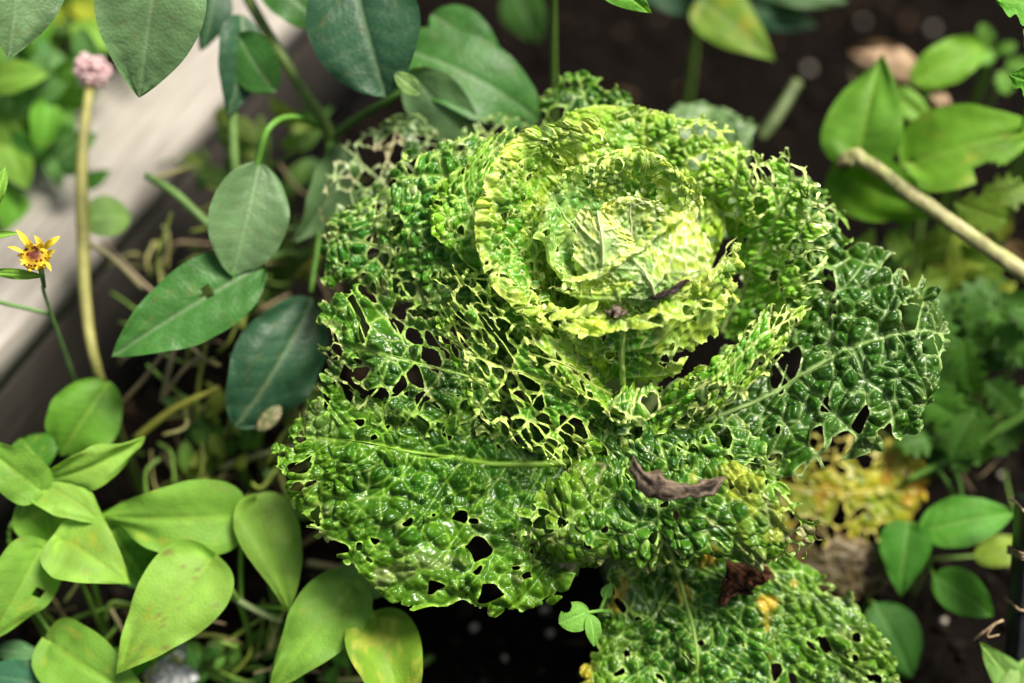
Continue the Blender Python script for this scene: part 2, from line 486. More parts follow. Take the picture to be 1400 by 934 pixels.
# ------------------------------------------------------------------ plain leaves and stems
SH = {'bean': (.30, 1.08), 'round': (.45, .62), 'ovate': (.60, .95), 'ellipse': (.62, .66), 'long': (.75, .8)}
def blade(parent, base, tip, w, col, shape='bean', roll=0.0, bow=.12, fold=.12, droop=0.0, vein=None, mat=None, seed=0, nu=36, nv=21, mott=0.0,
          mcol=(.45, .5, .08), name='leaflet', hole=None, wavy=.03, lob=0, side=0.0, label=None, vs=.18, ms=.7, relief=.007, spots=.25):
    A, B = P(*base), P(*tip)
    ax = B - A; L = np.linalg.norm(ax); ax = ax / L
    mid = (A + B) / 2
    n0 = nrm(EYE - mid)
    lat = nrm(np.cross(ax, n0)); nn = np.cross(lat, ax)
    if nn @ n0 < 0: nn = -nn
    r = R(roll)
    lat, nn = lat * math.cos(r) + nn * math.sin(r), nn * math.cos(r) - lat * math.sin(r)
    hw = w * K * np.linalg.norm(mid - EYE) * .5 / max(.35, math.cos(r))
    a, b = SH[shape]
    u = np.linspace(0, 1, nu)
    us = .5 - .5 * np.cos(u * math.pi)
    wf = us ** a * (1 - us) ** b
    wf = wf / wf.max()
    if lob:
        wf = wf * (1 + .22 * np.sign(np.sin(us * lob * 6.28)) * np.abs(np.sin(us * lob * 6.28)) ** .7)
    v = np.linspace(-1, 1, nv)
    U, Vv = np.meshgrid(us, v, indexing='ij')
    Wm = wf[:, None] * hw
    edge = 1 + .05 * (noise2(U * 7, np.sign(Vv) * 3 + 5, seed + 2) - .5)
    x = Vv * Wm * edge
    y = U * L - (.10 * L * np.abs(Vv) ** 2 * (1 - U) ** 6 if shape in ('bean', 'round') else 0)
    z = bow * L * 4 * U * (1 - U) - droop * L * U ** 2.2 + droop * L * U
    z = z + fold * np.abs(x) - .35 * fold * x * x / max(hw, 1e-6) + side * x * np.abs(x) / hw
    z = z + wavy * L * (noise2(U * 5 + 3, Vv * 2.0 + 9, seed) - .5) * 2 * (np.abs(Vv) ** 1.5) + wavy * 1.3 * L * (noise2(U * 2.3 + 8, Vv * 1.3 + 3, seed + 21) - .5) * 2 * np.abs(Vv)
    # side veins
    fr = (U * 1.0 - np.abs(x) / L * .75 + 1.1 * (np.abs(x) / L) ** 2) * 8 + .5 * (Vv < 0) + .5 * noise2(U * 3, Vv * 2 + 7, seed + 12)
    dsv = np.abs(fr - np.round(fr)) / 8 * L
    z = z + relief * L * (sst(0, .05 * L, dsv) - .5) * sst(.03, .25, np.abs(Vv)) + .004 * L * (noise2(U * 26, Vv * 12, seed + 8) - .5)
    z = z - .012 * L * np.exp(-(x / (.02 * L)) ** 2)
    S = A + y[..., None] * ax + x[..., None] * lat + z[..., None] * nn
    col = np.asarray(col, float)
    vc = np.asarray(vein if vein is not None else col * 1.6 + .05)
    cm = np.exp(-(x / (.010 * L + .0004)) ** 2) * (1 - .5 * U)
    cs = vs * np.exp(-(dsv / (.008 * L + .0003)) ** 2) * (1 - np.abs(Vv) * .6)
    k = np.clip(cm * ms + cs, 0, .85)[..., None]
    nz = noise2(U * 4, Vv * 2.5 + 3, seed + 4)[..., None]
    c = col * (.82 + .36 * nz)
    if mott:
        mk = (sst(.75 - mott * .5, .95 - mott * .5, .55 * noise2(U * 6, Vv * 3, seed + 5) + .45 * noise2(U * 17, Vv * 8, seed + 6)))[..., None]
        c = c * (1 - mk) + np.asarray(mcol) * mk
    c = c * (1 - k) + vc * k
    sp_ = (spots * sst(.80, .87, noise2(U * 24 + 5, Vv * 11 + 30, seed + 17)))[..., None]
    c = c * (1 - sp_) + np.array([.22, .17, .06]) * sp_
    F = grid_faces(nu, nv)
    if hole:
        fc_u = U.ravel()[F].mean(1); fc_x = x.ravel()[F].mean(1)
        F = F[((fc_u - hole[0]) * L) ** 2 + (fc_x - hole[1] * hw) ** 2 > (hole[2] * L) ** 2]
    o = mesh(name, S.reshape(-1, 3), F, mat or M_BLADE, parent, c.reshape(-1, 3))
    if label: o['label'] = label
    return o
def stem(parent, pts, r, col, name='stem', n=20, m=7, mat=None, rough=.08, seed=0):
    W = [P(*p) for p in pts]
    d = np.mean([p[2] if len(p) > 2 else 0 for p in pts])
    rr = np.asarray(r, float) * mpp(d) if np.ndim(r) else np.full(len(pts), r * mpp(d))
    return tube(name, W, rr, mat or M_STEM, parent, n, m, col, rough, seed)
def ground_under(px, py, d):
    p = P(px, py, d); return np.array([p[0], p[1], 0.0])
def PD(p):
    """depth d of a world point, with its photo position"""
    r = np.asarray(p) - EYE; s = r @ FWD
    return ((r @ RIGHT) / s / K + 700, 467 - (r @ UP) / s / K, (DIST - s) * 100)

# ================================================================== SETTING: soil
def make_soil():
    n = 260
    t = np.linspace(-1, 1, n)
    g = np.sign(t) * (np.abs(t) * .7 + np.abs(t) ** 5 * 3.3)
    X, Y = np.meshgrid(g, g + .25, indexing='ij')
    Z = .012 * (noise2(X * 14, Y * 14, 1) - .5) + .016 * (noise2(X * 45, Y * 45, 2) - .5) + .008 * (noise2(X * 110, Y * 110, 3) - .5) - .006
    o = mesh('soil', np.stack([X, Y, Z], -1).reshape(-1, 3), grid_faces(n, n), M_SOIL)
    tag(o, kind='structure')
    return o
make_soil()
def crumbs():
    V0, F0 = ico(0)
    parts, cols = [], []
    for k in range(4200):
        x, y = rng.uniform(-.45, .5), rng.uniform(-.35, .85)
        chip = rng.random() < .11
        r = .0015 + .007 * rng.random() ** 3
        v = V0 * (1 + .25 * rng.standard_normal((len(V0), 1)))
        v = v * (np.array([1.9, .5, .3]) if chip else np.array([1, .6 + .5 * rng.random(), .5 + .4 * rng.random()]))
        a = rng.random() * 6.28
        v = np.stack([v[:, 0] * math.cos(a) - v[:, 1] * math.sin(a), v[:, 0] * math.sin(a) + v[:, 1] * math.cos(a), v[:, 2]], -1)
        parts.append((v * r + np.array([x, y, r * .35 + .002]), F0))
        c = np.array([.15, .095, .055]) * rng.uniform(.3, 1.4) if chip else np.array([.018, .013, .010]) * rng.uniform(.3, 1.8)
        cols.append(np.tile(c, (len(V0), 1)))
    V, F = join(parts)
    o = mesh('soil_crumbs', V, F, M_CLOD, col=np.vstack(cols), smooth=False)
    tag(o, 'loose dark crumbs of compost lying all over the black soil', 'soil crumbs', kind='stuff')
crumbs()

# ================================================================== the cabbage
croot = P(865, 590, -6); croot[2] = 0.0
cab = thing('savoy_cabbage', croot, 'large savoy cabbage with crinkled leaves eaten to lace by caterpillars', 'cabbage')
SB = P(862, 575, -5)
tube('stem', [croot, croot * .5 + SB * .5 + np.array([.006, .004, -.02]), SB, P(860, 480, -3)], [.013, .015, .018, .02], M_RIB, cab, 24, 12, (.24, .32, .12), .15, 3)
# tight heart: a crinkled ball of closed leaves
def heart():
    c = P(872, 400, -4.5)
    V, F = ico(5)
    n1 = noise2(np.arctan2(V[:, 1], V[:, 0]) * 5 + 20, V[:, 2] * 5 + 20, 4)
    n2 = noise2(V[:, 0] * 9 + 40, V[:, 1] * 9 + V[:, 2] * 7 + 40, 5)
    r = .033 * (1 + .06 * (n1 - .5) + .06 * (n2 - .5))
    W = c + V * r[:, None] * np.array([1.05, 1.0, 1.15])
    colr = np.array([.20, .36, .07]) * (.8 + .4 * n2[:, None])
    mesh('heart', W, F, M_SAVOY, cab, colr)
heart()
G1, G2 = np.array([.035, .17, .012]), np.array([.10, .30, .02])
H1, H2 = np.array([.15, .39, .018]), np.array([.60, .76, .12])
PAL, PALV = np.array([.38, .55, .20]), np.array([.74, .80, .46])
YG = np.array([.36, .56, .035])

# --- outer whorl, back to front
savoy([[(880, 300, -14), (930, 350, -13), (1000, 320, -13)], [(886, 190, -13), (960, 220, -13.5), (1036, 190, -13)], [(910, 135, -14), (975, 128, -14.5), (1028, 150, -14)]],
      cab, 11, inner=(.07, .17, .05), outer=(.10, .20, .06), hole=(0, .1), blister=1.4, vein=(.2, .34, .12), tan=.1)
savoy([[(690, 480, -8), (720, 450, -9), (760, 380, -8)], [(570, 430, -7), (610, 330, -8), (690, 240, -8)], [(450, 350, -6.5), (510, 240, -8), (610, 165, -9)], [(430, 270, -7), (462, 190, -8.5), (545, 150, -9)]],
      cab, 12, inner=DK, outer=(.10, .20, .05), hole=(.3, .75), strand=1.4, tan=.8, hcell=11, vein=(.36, .46, .2), frill=3.5, corner=4)
savoy([[(720, 430, -8), (740, 400, -9), (790, 360, -9)], [(620, 290, -7), (690, 240, -8), (760, 220, -8.5)], [(590, 190, -7), (650, 155, -8), (745, 135, -8.5)]],
      cab, 41, inner=G1, outer=MD, hole=(.25, .65), tan=.5, hcell=10, vein=(.34, .48, .14), frill=3.5, corner=4)
savoy([[(770, 380, -8), (830, 400, -8), (890, 380, -8)], [(725, 260, -7), (800, 260, -7), (890, 240, -7)], [(725, 160, -6.5), (800, 155, -6.5), (885, 160, -6.5)], [(735, 122, -6.5), (790, 88, -7), (878, 112, -7)]],
      cab, 13, inner=DK, outer=MD, hole=(.02, .35), tan=.3, hcell=11, frill=4)
savoy([[(1010, 430, -8), (1050, 420, -8), (1080, 450, -7)], [(1030, 270, -7), (1080, 330, -5), (1130, 420, -4)], [(1070, 205, -6), (1150, 270, -5), (1190, 380, -4)]],
      cab, 14, inner=DK, outer=MD, hole=(.06, .45), hcell=12, frill=3.5, corner=4)
# far right leaf lying nearly flat
savoy([[(900, 540, -4), (930, 590, -3), (930, 640, -3)], [(1020, 455, -5), (1050, 540, -1.8), (1040, 658, -.5)], [(1120, 335, -3.8), (1160, 478, -1), (1160, 638, .3)],
       [(1222, 328, -3.4), (1252, 455, -.8), (1262, 588, .2)], [(1288, 372, -2.8), (1305, 455, -1.7), (1298, 535, -.8)]],
      cab, 15, inner=(.028, .105, .006), outer=(.042, .135, .007), hole=(.08, .24), hcell=15, net=.34, cell=13, blister=3.8, strand=1.9, tan=.12, rib=1.7, vein=(.34, .50, .17), wave=5, bite=.05, corner=3.2, mid_u=.55, lobe=4, curl=10)
# lower left leaf, the largest
savoy([[(800, 585, -4), (800, 632, -4), (795, 690, -3)], [(720, 560, -3.5), (712, 634, -2.5), (760, 826, -.5)], [(620, 545, -2.5), (620, 626, -1.2), (655, 842, .8)],
       [(530, 535, -1.6), (540, 612, -.4), (522, 822, 1.0)], [(440, 512, -1.6), (450, 600, -.2), (412, 722, .4)], [(376, 530, -2), (350, 588, -1.2), (366, 655, -.8)]],
      cab, 16, inner=(.030, .125, .005), outer=(.080, .21, .008), hole=(.02, .26), hcell=12, cell=9.5, blister=3.8, wave=10, side=.3, strand=1.6, tan=.32, rib=2.8, vein=(.26, .48, .05), bite=.08, corner=3.8, mid_u=.75, ragged=1.8, lobe=6, curl=9)
# left leaf above it
savoy([[(745, 530, -4), (760, 580, -4), (760, 625, -4)], [(640, 430, -2.6), (650, 520, -1.6), (650, 605, -1.6)], [(530, 372, -2), (548, 492, -.4), (545, 600, -.4)], [(424, 370, -2), (424, 460, -.6), (448, 566, -.8)]],
      cab, 17, inner=DK, outer=MD, hole=(.2, .7), hcell=11.5, cell=9, blister=3.5, wave=7, tan=.4, vein=(.34, .54, .10), corner=4, bite=.14, rib=1.8, mid_u=.7)
savoy([[(700, 500, -5.5), (740, 500, -5.5), (760, 450, -5.5)], [(560, 430, -3.6), (600, 385, -3.4), (660, 320, -4)], [(455, 395, -3.6), (480, 325, -3.6), (540, 255, -4.2)], [(425, 385, -4), (438, 320, -4.2), (480, 265, -4.8)]],
      cab, 42, inner=G1, outer=MD, hole=(.35, .8), strand=1.3, hcell=10, cell=8, blister=3, tan=.4, vein=(.38, .55, .13), frill=3.5, corner=4, rib=1.5, mid_u=.7)
# upper left, chewed to a skeleton
savoy([[(690, 500, -4.5), (735, 490, -4.5), (770, 440, -4.5)], [(560, 410, -2.6), (650, 350, -2), (730, 300, -3)], [(500, 310, -2.6), (605, 235, -2.2), (700, 190, -3.6)], [(508, 230, -4), (585, 188, -3.6), (660, 165, -4.2)]],
      cab, 18, inner=(.05, .2, .012), outer=(.07, .25, .014), hole=(.4, .85), strand=1.3, hcell=10.5, tan=.35, vein=(.42, .60, .14), merge=.25, frill=3, cell=8, rib=1.8)
# bottom leaf, bent over the front
savoy([[(830, 600, -4), (890, 590, -3), (960, 600, -3)], [(765, 640, -1), (895, 650, .6), (1060, 635, .6)], [(705, 690, .6), (902, 705, 2.2), (1120, 690, 1.6)], [(690, 738, 0), (905, 755, 1.8), (1145, 735, 1.0)], [(780, 798, -1.2), (900, 790, .6), (1110, 770, 0)]],
      cab, 19, inner=(.038, .145, .007), outer=(.12, .265, .011), hole=(.04, .3), hcell=10.5, cell=9, blister=3.8, wave=9, side=.25, tan=.9, yellow=.32, ycol=(.38, .46, .05), lobe=5, curl=8, rib=.7, mid_u=.4, bite=.07, corner=5)
# lowest leaf, running out of the bottom of the view
savoy([[(845, 715, -6), (900, 715, -6.5), (985, 715, -6)], [(828, 790, -4.6), (932, 800, -4.8), (1115, 770, -4.6)], [(800, 880, -3.6), (950, 880, -3.6), (1200, 850, -4)], [(795, 970, -3.2), (958, 970, -3), (1242, 950, -4)], [(850, 1050, -4), (965, 1060, -4), (1180, 1040, -5)]],
      cab, 20, inner=(.030, .13, .006), outer=(.078, .205, .009), hole=(.01, .1), hcell=9, cell=11.5, wave=9, side=.3, blister=4.6, net=.03, lobe=6, curl=8, yellow=.10, tan=.2, rib=2.4, bite=.04, corner=6)
# old yellow leaf
savoy([[(1000, 590, -12), (990, 650, -13), (990, 720, -13)], [(1110, 590, -13), (1110, 670, -13.5), (1110, 760, -14)], [(1230, 590, -13), (1225, 670, -13.5), (1210, 750, -14)], [(1272, 610, -13), (1268, 670, -13.5), (1250, 745, -14)]],
      cab, 21, inner=(.18, .27, .015), outer=(.44, .36, .018), hole=(.3, .8), hcell=11, blister=1.4, vein=(.55, .5, .08), yellow=.3, ycol=(.44, .24, .015), tan=.2, curl=2, label='old yellow leaf full of holes')
savoy([[(1040, 720, -13), (1040, 770, -13), (1060, 820, -13)], [(1130, 720, -13), (1135, 775, -13), (1140, 830, -14)], [(1215, 725, -14.5), (1235, 770, -13.5), (1220, 830, -14)]],
      cab, 22, inner=(.06, .05, .018), outer=(.10, .06, .025), hole=(.25, .7), hcell=12, blister=.7, vein=(.11, .08, .04), tan=.9, label='withered brown leaf', mat=M_STEM)
# front lower leaf under the head
savoy([[(840, 545, -5.5), (890, 545, -5.5), (950, 545, -5)], [(795, 585, -1.8), (900, 600, -.6), (1015, 560, -.8)], [(795, 630, -.6), (925, 665, .3), (1085, 615, -.2)], [(850, 650, -.6), (950, 698, .2), (1080, 662, -.2)]],
      cab, 23, inner=DK, outer=MD, hole=(.1, .42), hcell=11, cell=9, blister=3.2, corner=4, rib=.7, mid_u=.4)

# --- middle whorl
savoy([[(790, 470, -1.5), (840, 555, -2), (830, 600, -2)], [(690, 400, .4), (740, 520, .8), (775, 640, 0)], [(615, 355, .8), (660, 490, 1.8), (690, 600, 1.2)], [(565, 365, .6), (594, 450, 1.4), (606, 545, .8)]],
      cab, 24, inner=(.07, .25, .012), outer=(.18, .42, .02), hole=(.38, .8), hcell=10.5, cell=7.5, tan=.35, vein=(.48, .64, .13), merge=.22, strand=1.4, frill=3, rib=1.8, mid_u=.55)
savoy([[(750, 530, -2.4), (790, 500, -2.5), (800, 430, -3)], [(640, 400, -1), (690, 370, -.8), (760, 260, -2.4)], [(585, 300, -1.2), (635, 260, -1), (720, 170, -3)], [(600, 235, -2), (650, 195, -2), (710, 150, -3.4)]],
      cab, 25, inner=(.12, .34, .018), outer=(.22, .46, .022), hole=(.38, .75), strand=1.3, hcell=9.5, cell=7, tan=.2, vein=(.5, .66, .16), frill=3, rib=1.3, mid_u=.5)
savoy([[(790, 450, -.5), (835, 540, -1.2), (850, 580, -1)], [(740, 440, 1.2), (775, 500, 1.8), (800, 560, 1)], [(695, 425, 1.2), (715, 480, 2.0), (745, 545, 1.4)]],
      cab, 43, inner=(.11, .32, .016), outer=YG, hole=(.3, .75), strand=1.3, hcell=9, cell=6.5, blister=2.4, tan=.4, vein=(.55, .68, .16), frill=3.5, rib=1.5, corner=5)
savoy([[(840, 390, -5), (900, 390, -5), (960, 400, -5)], [(780, 240, -3.5), (890, 250, -4.5), (1010, 260, -4)], [(765, 165, -3), (880, 172, -4), (1020, 190, -3.6)], [(790, 135, -3), (890, 148, -4.2), (1015, 160, -4)]],
      cab, 26, inner=(.13, .34, .02), outer=(.32, .54, .035), hole=(.06, .55), hcell=9, cell=6.5, blister=2.6, vein=(.52, .66, .16), tan=.2, frill=4, rib=1.2, mid_u=.4)
savoy([[(920, 290, -6), (960, 285, -6), (1010, 300, -6)], [(950, 240, -3.8), (1000, 260, -3), (1050, 310, -2.4)], [(955, 195, -3.2), (1010, 190, -3.2), (1070, 235, -2.6)]],
      cab, 44, inner=(.13, .34, .02), outer=(.26, .48, .03), hole=(.15, .75), hcell=9, cell=6.5, blister=2.6, vein=(.52, .66, .2), tan=.2, frill=4, rib=1.2, mid_u=.4)
savoy([[(930, 430, -7), (985, 455, -6.5), (1060, 500, -2.5)], [(980, 330, -6.5), (1040, 350, -4), (1115, 400, .4)], [(1000, 240, -3), (1075, 260, -2), (1134, 310, .6)], [(1020, 200, -3), (1075, 200, -2.4), (1118, 232, -.2)]],
      cab, 27, inner=(.14, .38, .025), outer=(.24, .50, .03), hole=(.06, .75), hcell=11, cell=7, blister=2.6, vein=(.58, .70, .26), tan=.2, strand=1.6, rib=1.6, frill=3, mid_u=.55)
savoy([[(930, 530, -1.5), (900, 565, -1.8), (900, 600, -1.6)], [(985, 476, .6), (972, 522, 1.4), (955, 578, .6)], [(1052, 408, .8), (1048, 456, 2.0), (1030, 548, 1.6)], [(1120, 385, .6), (1112, 420, 1.4), (1104, 485, .8)]],
      cab, 28, inner=(.10, .33, .014), outer=(.34, .58, .04), hole=(.12, .6), hcell=10, cell=7, blister=2.6, vein=(.6, .70, .22), tan=.45, frill=3.5, rib=1.4, mid_u=.4)
savoy([[(845, 528, -1.2), (872, 535, -1.2), (905, 530, -1.2)], [(828, 545, .2), (865, 555, .6), (910, 550, .4)], [(822, 570, .8), (858, 585, 1.2), (908, 580, .8)]],
      cab, 29, inner=(.08, .26, .014), outer=(.26, .5, .03), hole=(.25, .7), hcell=9, cell=6.5, vein=(.55, .66, .22), tan=.6, frill=3)

# --- the head: cupped leaves closing round the heart
savoy([[(870, 330, -4), (800, 330, -4), (765, 420, -3), (800, 490, -2), (860, 490, -2)], [(850, 225, -1.5), (745, 250, -1.5), (705, 345, -.6), (755, 435, .3), (860, 465, .6)],
       [(850, 175, 0), (720, 198, .5), (662, 300, 1.3), (712, 410, 2.0), (850, 420, 2.2)], [(850, 155, .2), (708, 180, .7), (645, 300, 1.6), (700, 432, 2.3), (850, 436, 2.6)]],
      cab, 30, inner=(.09, .29, .012), outer=H2, hole=(.04, .6), hcell=8.5, cell=6.6, blister=2.8, vein=(.60, .72, .2), tan=.15, ruffle=4, rfreq=14, corner=9, rib=1.2, curl=0, frill=5.5, ragged=6, wave=6, bite=.25)  # inner darkened: shadow inside the outer ring painted into the leaf colour
savoy([[(820, 520, -1.5), (852, 525, -1), (900, 525, -1.5)], [(775, 478, .6), (850, 482, 1.6), (965, 490, .4)], [(740, 432, 2.0), (852, 432, 3.2), (1003, 408, 1.6)], [(733, 456, 2.6), (858, 458, 4.0), (1012, 430, 2.4)]],
      cab, 31, inner=(.07, .26, .010), outer=(.52, .70, .07), under=True, hole=(.02, .36), hcell=9, cell=5.8, blister=1.9, vein=(.5, .66, .18), tan=.3, rib=2.4, corner=7, ruffle=4.5, rfreq=13, curl=0, frill=4, mid_u=.65, ragged=4)
savoy([[(900, 480, -1.5), (950, 470, -2), (990, 430, -2.5)], [(905, 425, 1.6), (965, 400, 1.4), (1010, 330, .5)], [(900, 400, 2.6), (972, 360, 2.6), (1016, 285, 1.6)]],
      cab, 32, inner=(.12, .33, .018), outer=(.60, .76, .13), hole=(.05, .5), hcell=8.5, cell=6.2, blister=2.6, vein=(.64, .74, .24), tan=.3, corner=6, ruffle=4, rfreq=13, curl=0, frill=4.5, ragged=4, rib=1.4)
savoy([[(900, 350, -3), (840, 340, -3), (800, 400, -2), (830, 440, -1)], [(900, 240, -.6), (795, 255, -.4), (758, 330, .6), (792, 420, 1)], [(880, 195, .2), (775, 222, .5), (736, 300, 1.4), (770, 395, 2.2)]],
      cab, 33, inner=(.15, .36, .06), outer=(.52, .68, .15), hole=(0, .2), hcell=8, cell=6, blister=2.4, vein=(.5, .66, .24), tan=.1, ruffle=3.5, rfreq=13, corner=8, rib=1.2, curl=0, frill=5, ragged=5, wave=5.5, bite=.2)  # dark inner base paints the shade of the gap round the heart
savoy([[(820, 340, -3.4), (880, 340, -3.6), (930, 370, -2)], [(785, 262, -.4), (880, 256, -.9), (948, 318, .3)], [(780, 238, .8), (885, 222, .6), (968, 285, 1.5)], [(772, 226, 1.0), (888, 202, .7), (986, 278, 1.6)]],
      cab, 34, inner=(.14, .36, .025), outer=(.60, .76, .13), hole=(0, .15), hcell=8, cell=6, blister=2.6, vein=(.58, .70, .26), tan=.08, ruffle=3.5, rfreq=13, corner=7, rib=1.2, curl=0, frill=5, ragged=5, wave=5.5, bite=.2)  # inner base toned down as painted shade below the bright rim
savoy([[(790, 395, 0), (850, 425, .6), (930, 420, .2)], [(745, 405, 1.8), (845, 410, 2.5), (950, 350, 1.8)], [(735, 398, 2.5), (840, 388, 3.2), (962, 322, 2.4)]],
      cab, 35, inner=(.16, .38, .03), outer=(.60, .76, .13), under=True, hole=(.02, .4), hcell=8, cell=5.2, blister=1.9, vein=(.58, .70, .26), tan=.25, corner=7, ruffle=4, rfreq=13, rib=1.5, curl=0, frill=5, ragged=5, wave=5.5, bite=.2, mid_u=.7)
savoy([[(785, 405, -.6), (830, 425, 0), (890, 410, 0)], [(778, 335, .6), (825, 345, 1.3), (885, 350, 1.2)], [(795, 270, .9), (815, 275, 1.5), (858, 312, 1.5)]],
      cab, 36, inner=PAL, outer=(.60, .72, .20), under=True, hole=(0, .05), cell=5, blister=1.2, vein=PALV, tan=.05, ruffle=2, rib=1.6, corner=7, bite=.02, ragged=1.5, curl=1, frill=2.5)
savoy([[(840, 440, .6), (900, 440, 1.0), (965, 410, .4)], [(800, 405, 2.0), (890, 390, 3.0), (975, 352, 1.8)], [(772, 392, 2.3), (858, 345, 3.2), (955, 280, 2.2)], [(776, 400, 2.7), (864, 355, 3.7), (962, 290, 2.7)]],
      cab, 37, inner=(.26, .48, .10), outer=(.60, .76, .13), under=True, hole=(.02, .2), hcell=7, cell=5, blister=1.6, vein=PALV, tan=.1, ruffle=3.5, rfreq=12, rib=1.3, mid_u=.6, corner=9, bite=.03, ragged=3, curl=0, frill=3.5)
savoy([[(815, 350, -1.5), (865, 355, -1.5), (915, 350, -1.5)], [(815, 300, -.3), (862, 290, -.3), (918, 300, -.4)], [(825, 272, .1), (865, 264, .1), (910, 276, 0)]],
      cab, 38, inner=(.34, .52, .15), outer=(.66, .74, .18), hole=(0, .05), cell=4.6, blister=1.8, vein=PALV, tan=.05, ruffle=2.5, rib=1.2, corner=7, bite=.02, ragged=2, curl=1, frill=3)

# ================================================================== bits of debris lying on the cabbage
def ribbon(name, pts, hw, label, cat, dark, pale, seed=1, n=80, m=19, curl=.8, thick=.0012, rag=.05, lump=.25):
    """a torn strip with a grained, curled section and ragged ends"""
    C = spline([P(*p_) for p_ in pts], n)
    W = spline(np.asarray(hw, float)[:, None] * mpp(1), n)[:, 0]
    T = nrm(np.gradient(C, axis=0))
    Nn = nrm(nrm(EYE - C) + np.array([0, 0, .8]))
    A = nrm(np.cross(T, Nn)); Nn = nrm(np.cross(A, T))
    t, v = np.meshgrid(np.linspace(0, 1, n), np.linspace(-1, 1, m), indexing='ij')
    L = np.linalg.norm(np.diff(C, axis=0), axis=1).sum()
    end = rag * (noise2(v * 4 + 9, v * 0 + np.where(t > .5, 3, 8), seed) - .5) * 2 * L * np.abs(2 * t - 1) ** 6
    edge = 1 + 1.0 * (noise2(t * 6, np.sign(v) * 2 + 5, seed + 1) - .5) + .5 * (noise2(t * 19, np.sign(v) * 2 + 5, seed + 6) - .5)
    x = v * W[:, None] * edge
    g = noise2(t * 7 + v * .8, v * 2.2 + 20 + 2 * noise2(t * 4, t * 0, seed + 9), seed + 2) * .5 + noise2(t * 13, v * 8 + 20, seed + 3) * .28 + noise2(t * 34, v * 5 + 20, seed + 4) * .22
    twist = (noise2(t * 3, t * 0, seed + 5) - .5) * 2.6
    z = curl * W[:, None] * (1 - v * v) + lump * W[:, None] * (g - .5) * 2.2 + x * twist
    top = C[:, None] + x[..., None] * A[:, None] + z[..., None] * Nn[:, None] + end[..., None] * T[:, None]
    bot = top - Nn[:, None] * thick - (x * .12)[..., None] * A[:, None]
    cg = sst(.32, .68, g)[..., None]
    col = np.asarray(dark) * (1 - cg) + np.asarray(pale) * cg
    k = n * m
    F = grid_faces(n, m)
    i = np.arange(n - 1); j = np.arange(m - 1)
    sides = np.vstack([np.stack([i * m, (i + 1) * m, (i + 1) * m + k, i * m + k], -1), np.stack([i * m + m - 1 + k, (i + 1) * m + m - 1 + k, (i + 1) * m + m - 1, i * m + m - 1], -1),
                       np.stack([j, j + k, j + 1 + k, j + 1], -1), np.stack([(n - 1) * m + j + 1, (n - 1) * m + j + 1 + k, (n - 1) * m + j + k, (n - 1) * m + j], -1)])
    o = mesh(name, np.vstack([top.reshape(-1, 3), bot.reshape(-1, 3)]), np.vstack([F, F[:, ::-1] + k, sides]), M_BARK, None, np.vstack([col.reshape(-1, 3), col.reshape(-1, 3) * .7]))
    return tag(o, label, cat)
BKD, BKP = (.018, .014, .012), (.26, .20, .145)
ribbon('bark_strip', [(866, 626, 3.0), (876, 648, 3.6), (898, 664, 3.8), (930, 668, 3.7), (962, 668, 3.6), (990, 654, 3.2)], [6, 10, 12, 9, 12, 8],
       'curved strip of grey brown bark lying across the front of the cabbage', 'bark', BKD, BKP, seed=5)
ribbon('dead_leaf', [(985, 826, -2.6), (1000, 806, -2.2), (1015, 788, -2), (1030, 776, -2.2), (1050, 784, -2.6)], [5, 12, 24, 24, 8],
       'crumpled dark brown dead leaf lodged under the bent front cabbage leaf', 'dead leaf', (.02, .009, .005), (.14, .06, .03), seed=8, curl=.5, lump=.45)
ribbon('plant_crumb', [(832, 430, 3.2), (842, 425, 3.5), (853, 427, 3.2)], [6, 9, 6], 'small grey brown crumb resting on the frilly rim of the head', 'plant debris', BKD, (.26, .2, .16), seed=11, n=30, m=13, lump=.6)
ribbon('plant_crumb', [(888, 408, 2.4), (906, 402, 2.6), (925, 393, 2.5), (946, 380, 1.8)], [2, 6, 6, 3], 'blackened sliver of rotten leaf caught between the pale heart leaves', 'plant debris', (.008, .006, .006), (.07, .05, .045), seed=12, n=40, m=13, lump=.7, rag=.15)

# ================================================================== raised bed board
def board():
    a0, a1 = Pz(-130, 622, .175), Pz(372, 55, .175)        # near top edge of the plank (between its top and its inner face)
    ax = nrm((a1 - a0) * np.array([1, 1, 0])); side = np.array([-ax[1], ax[0], 0])
    a0 = a0 - ax * .1; a1 = a1 + ax * .25
    L = np.linalg.norm(a1 - a0)
    wd, ht, bv = .105, .034, .004
    prof = [(0 + .0, -ht), (0, -bv), (bv, 0), (wd - bv, 0), (wd, -bv), (wd, -ht)]
    th = math.atan2(ax[1], ax[0])
    def slab(prof, wobble, mat, label):
        n = 70
        V = []
        for k in range(n):
            t = k / (n - 1) * L
            for i, (p_, h_) in enumerate(prof):
                w_ = wobble * (noise2(np.array([t * 30.]), np.array([i * 3.]), 5)[0] - .5)
                V.append((t, p_ + w_, h_ + w_))
        m_ = len(prof)
        F = grid_faces(n, m_, True); F = np.vstack([F[:, [0, 1, 2]], F[:, [0, 2, 3]]])
        o = mesh('bed_board', V, F, mat, smooth=False)
        l = np.array(o.location)
        o.location = Vector(a0 + ax * l[0] + side * l[1] + np.array([0, 0, l[2]]))
        o.rotation_euler.z = th
        tag(o, label, 'board')
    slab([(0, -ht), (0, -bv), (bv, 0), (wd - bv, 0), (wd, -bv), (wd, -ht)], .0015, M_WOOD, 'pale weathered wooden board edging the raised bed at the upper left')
    slab([(-.002, -.19), (-.002, -.038), (0, -.035), (.10, -.035), (.10, -.19)], .001, M_WOODD, 'dark lower board under the pale weathered one, stain and shade painted into its colour')
board()

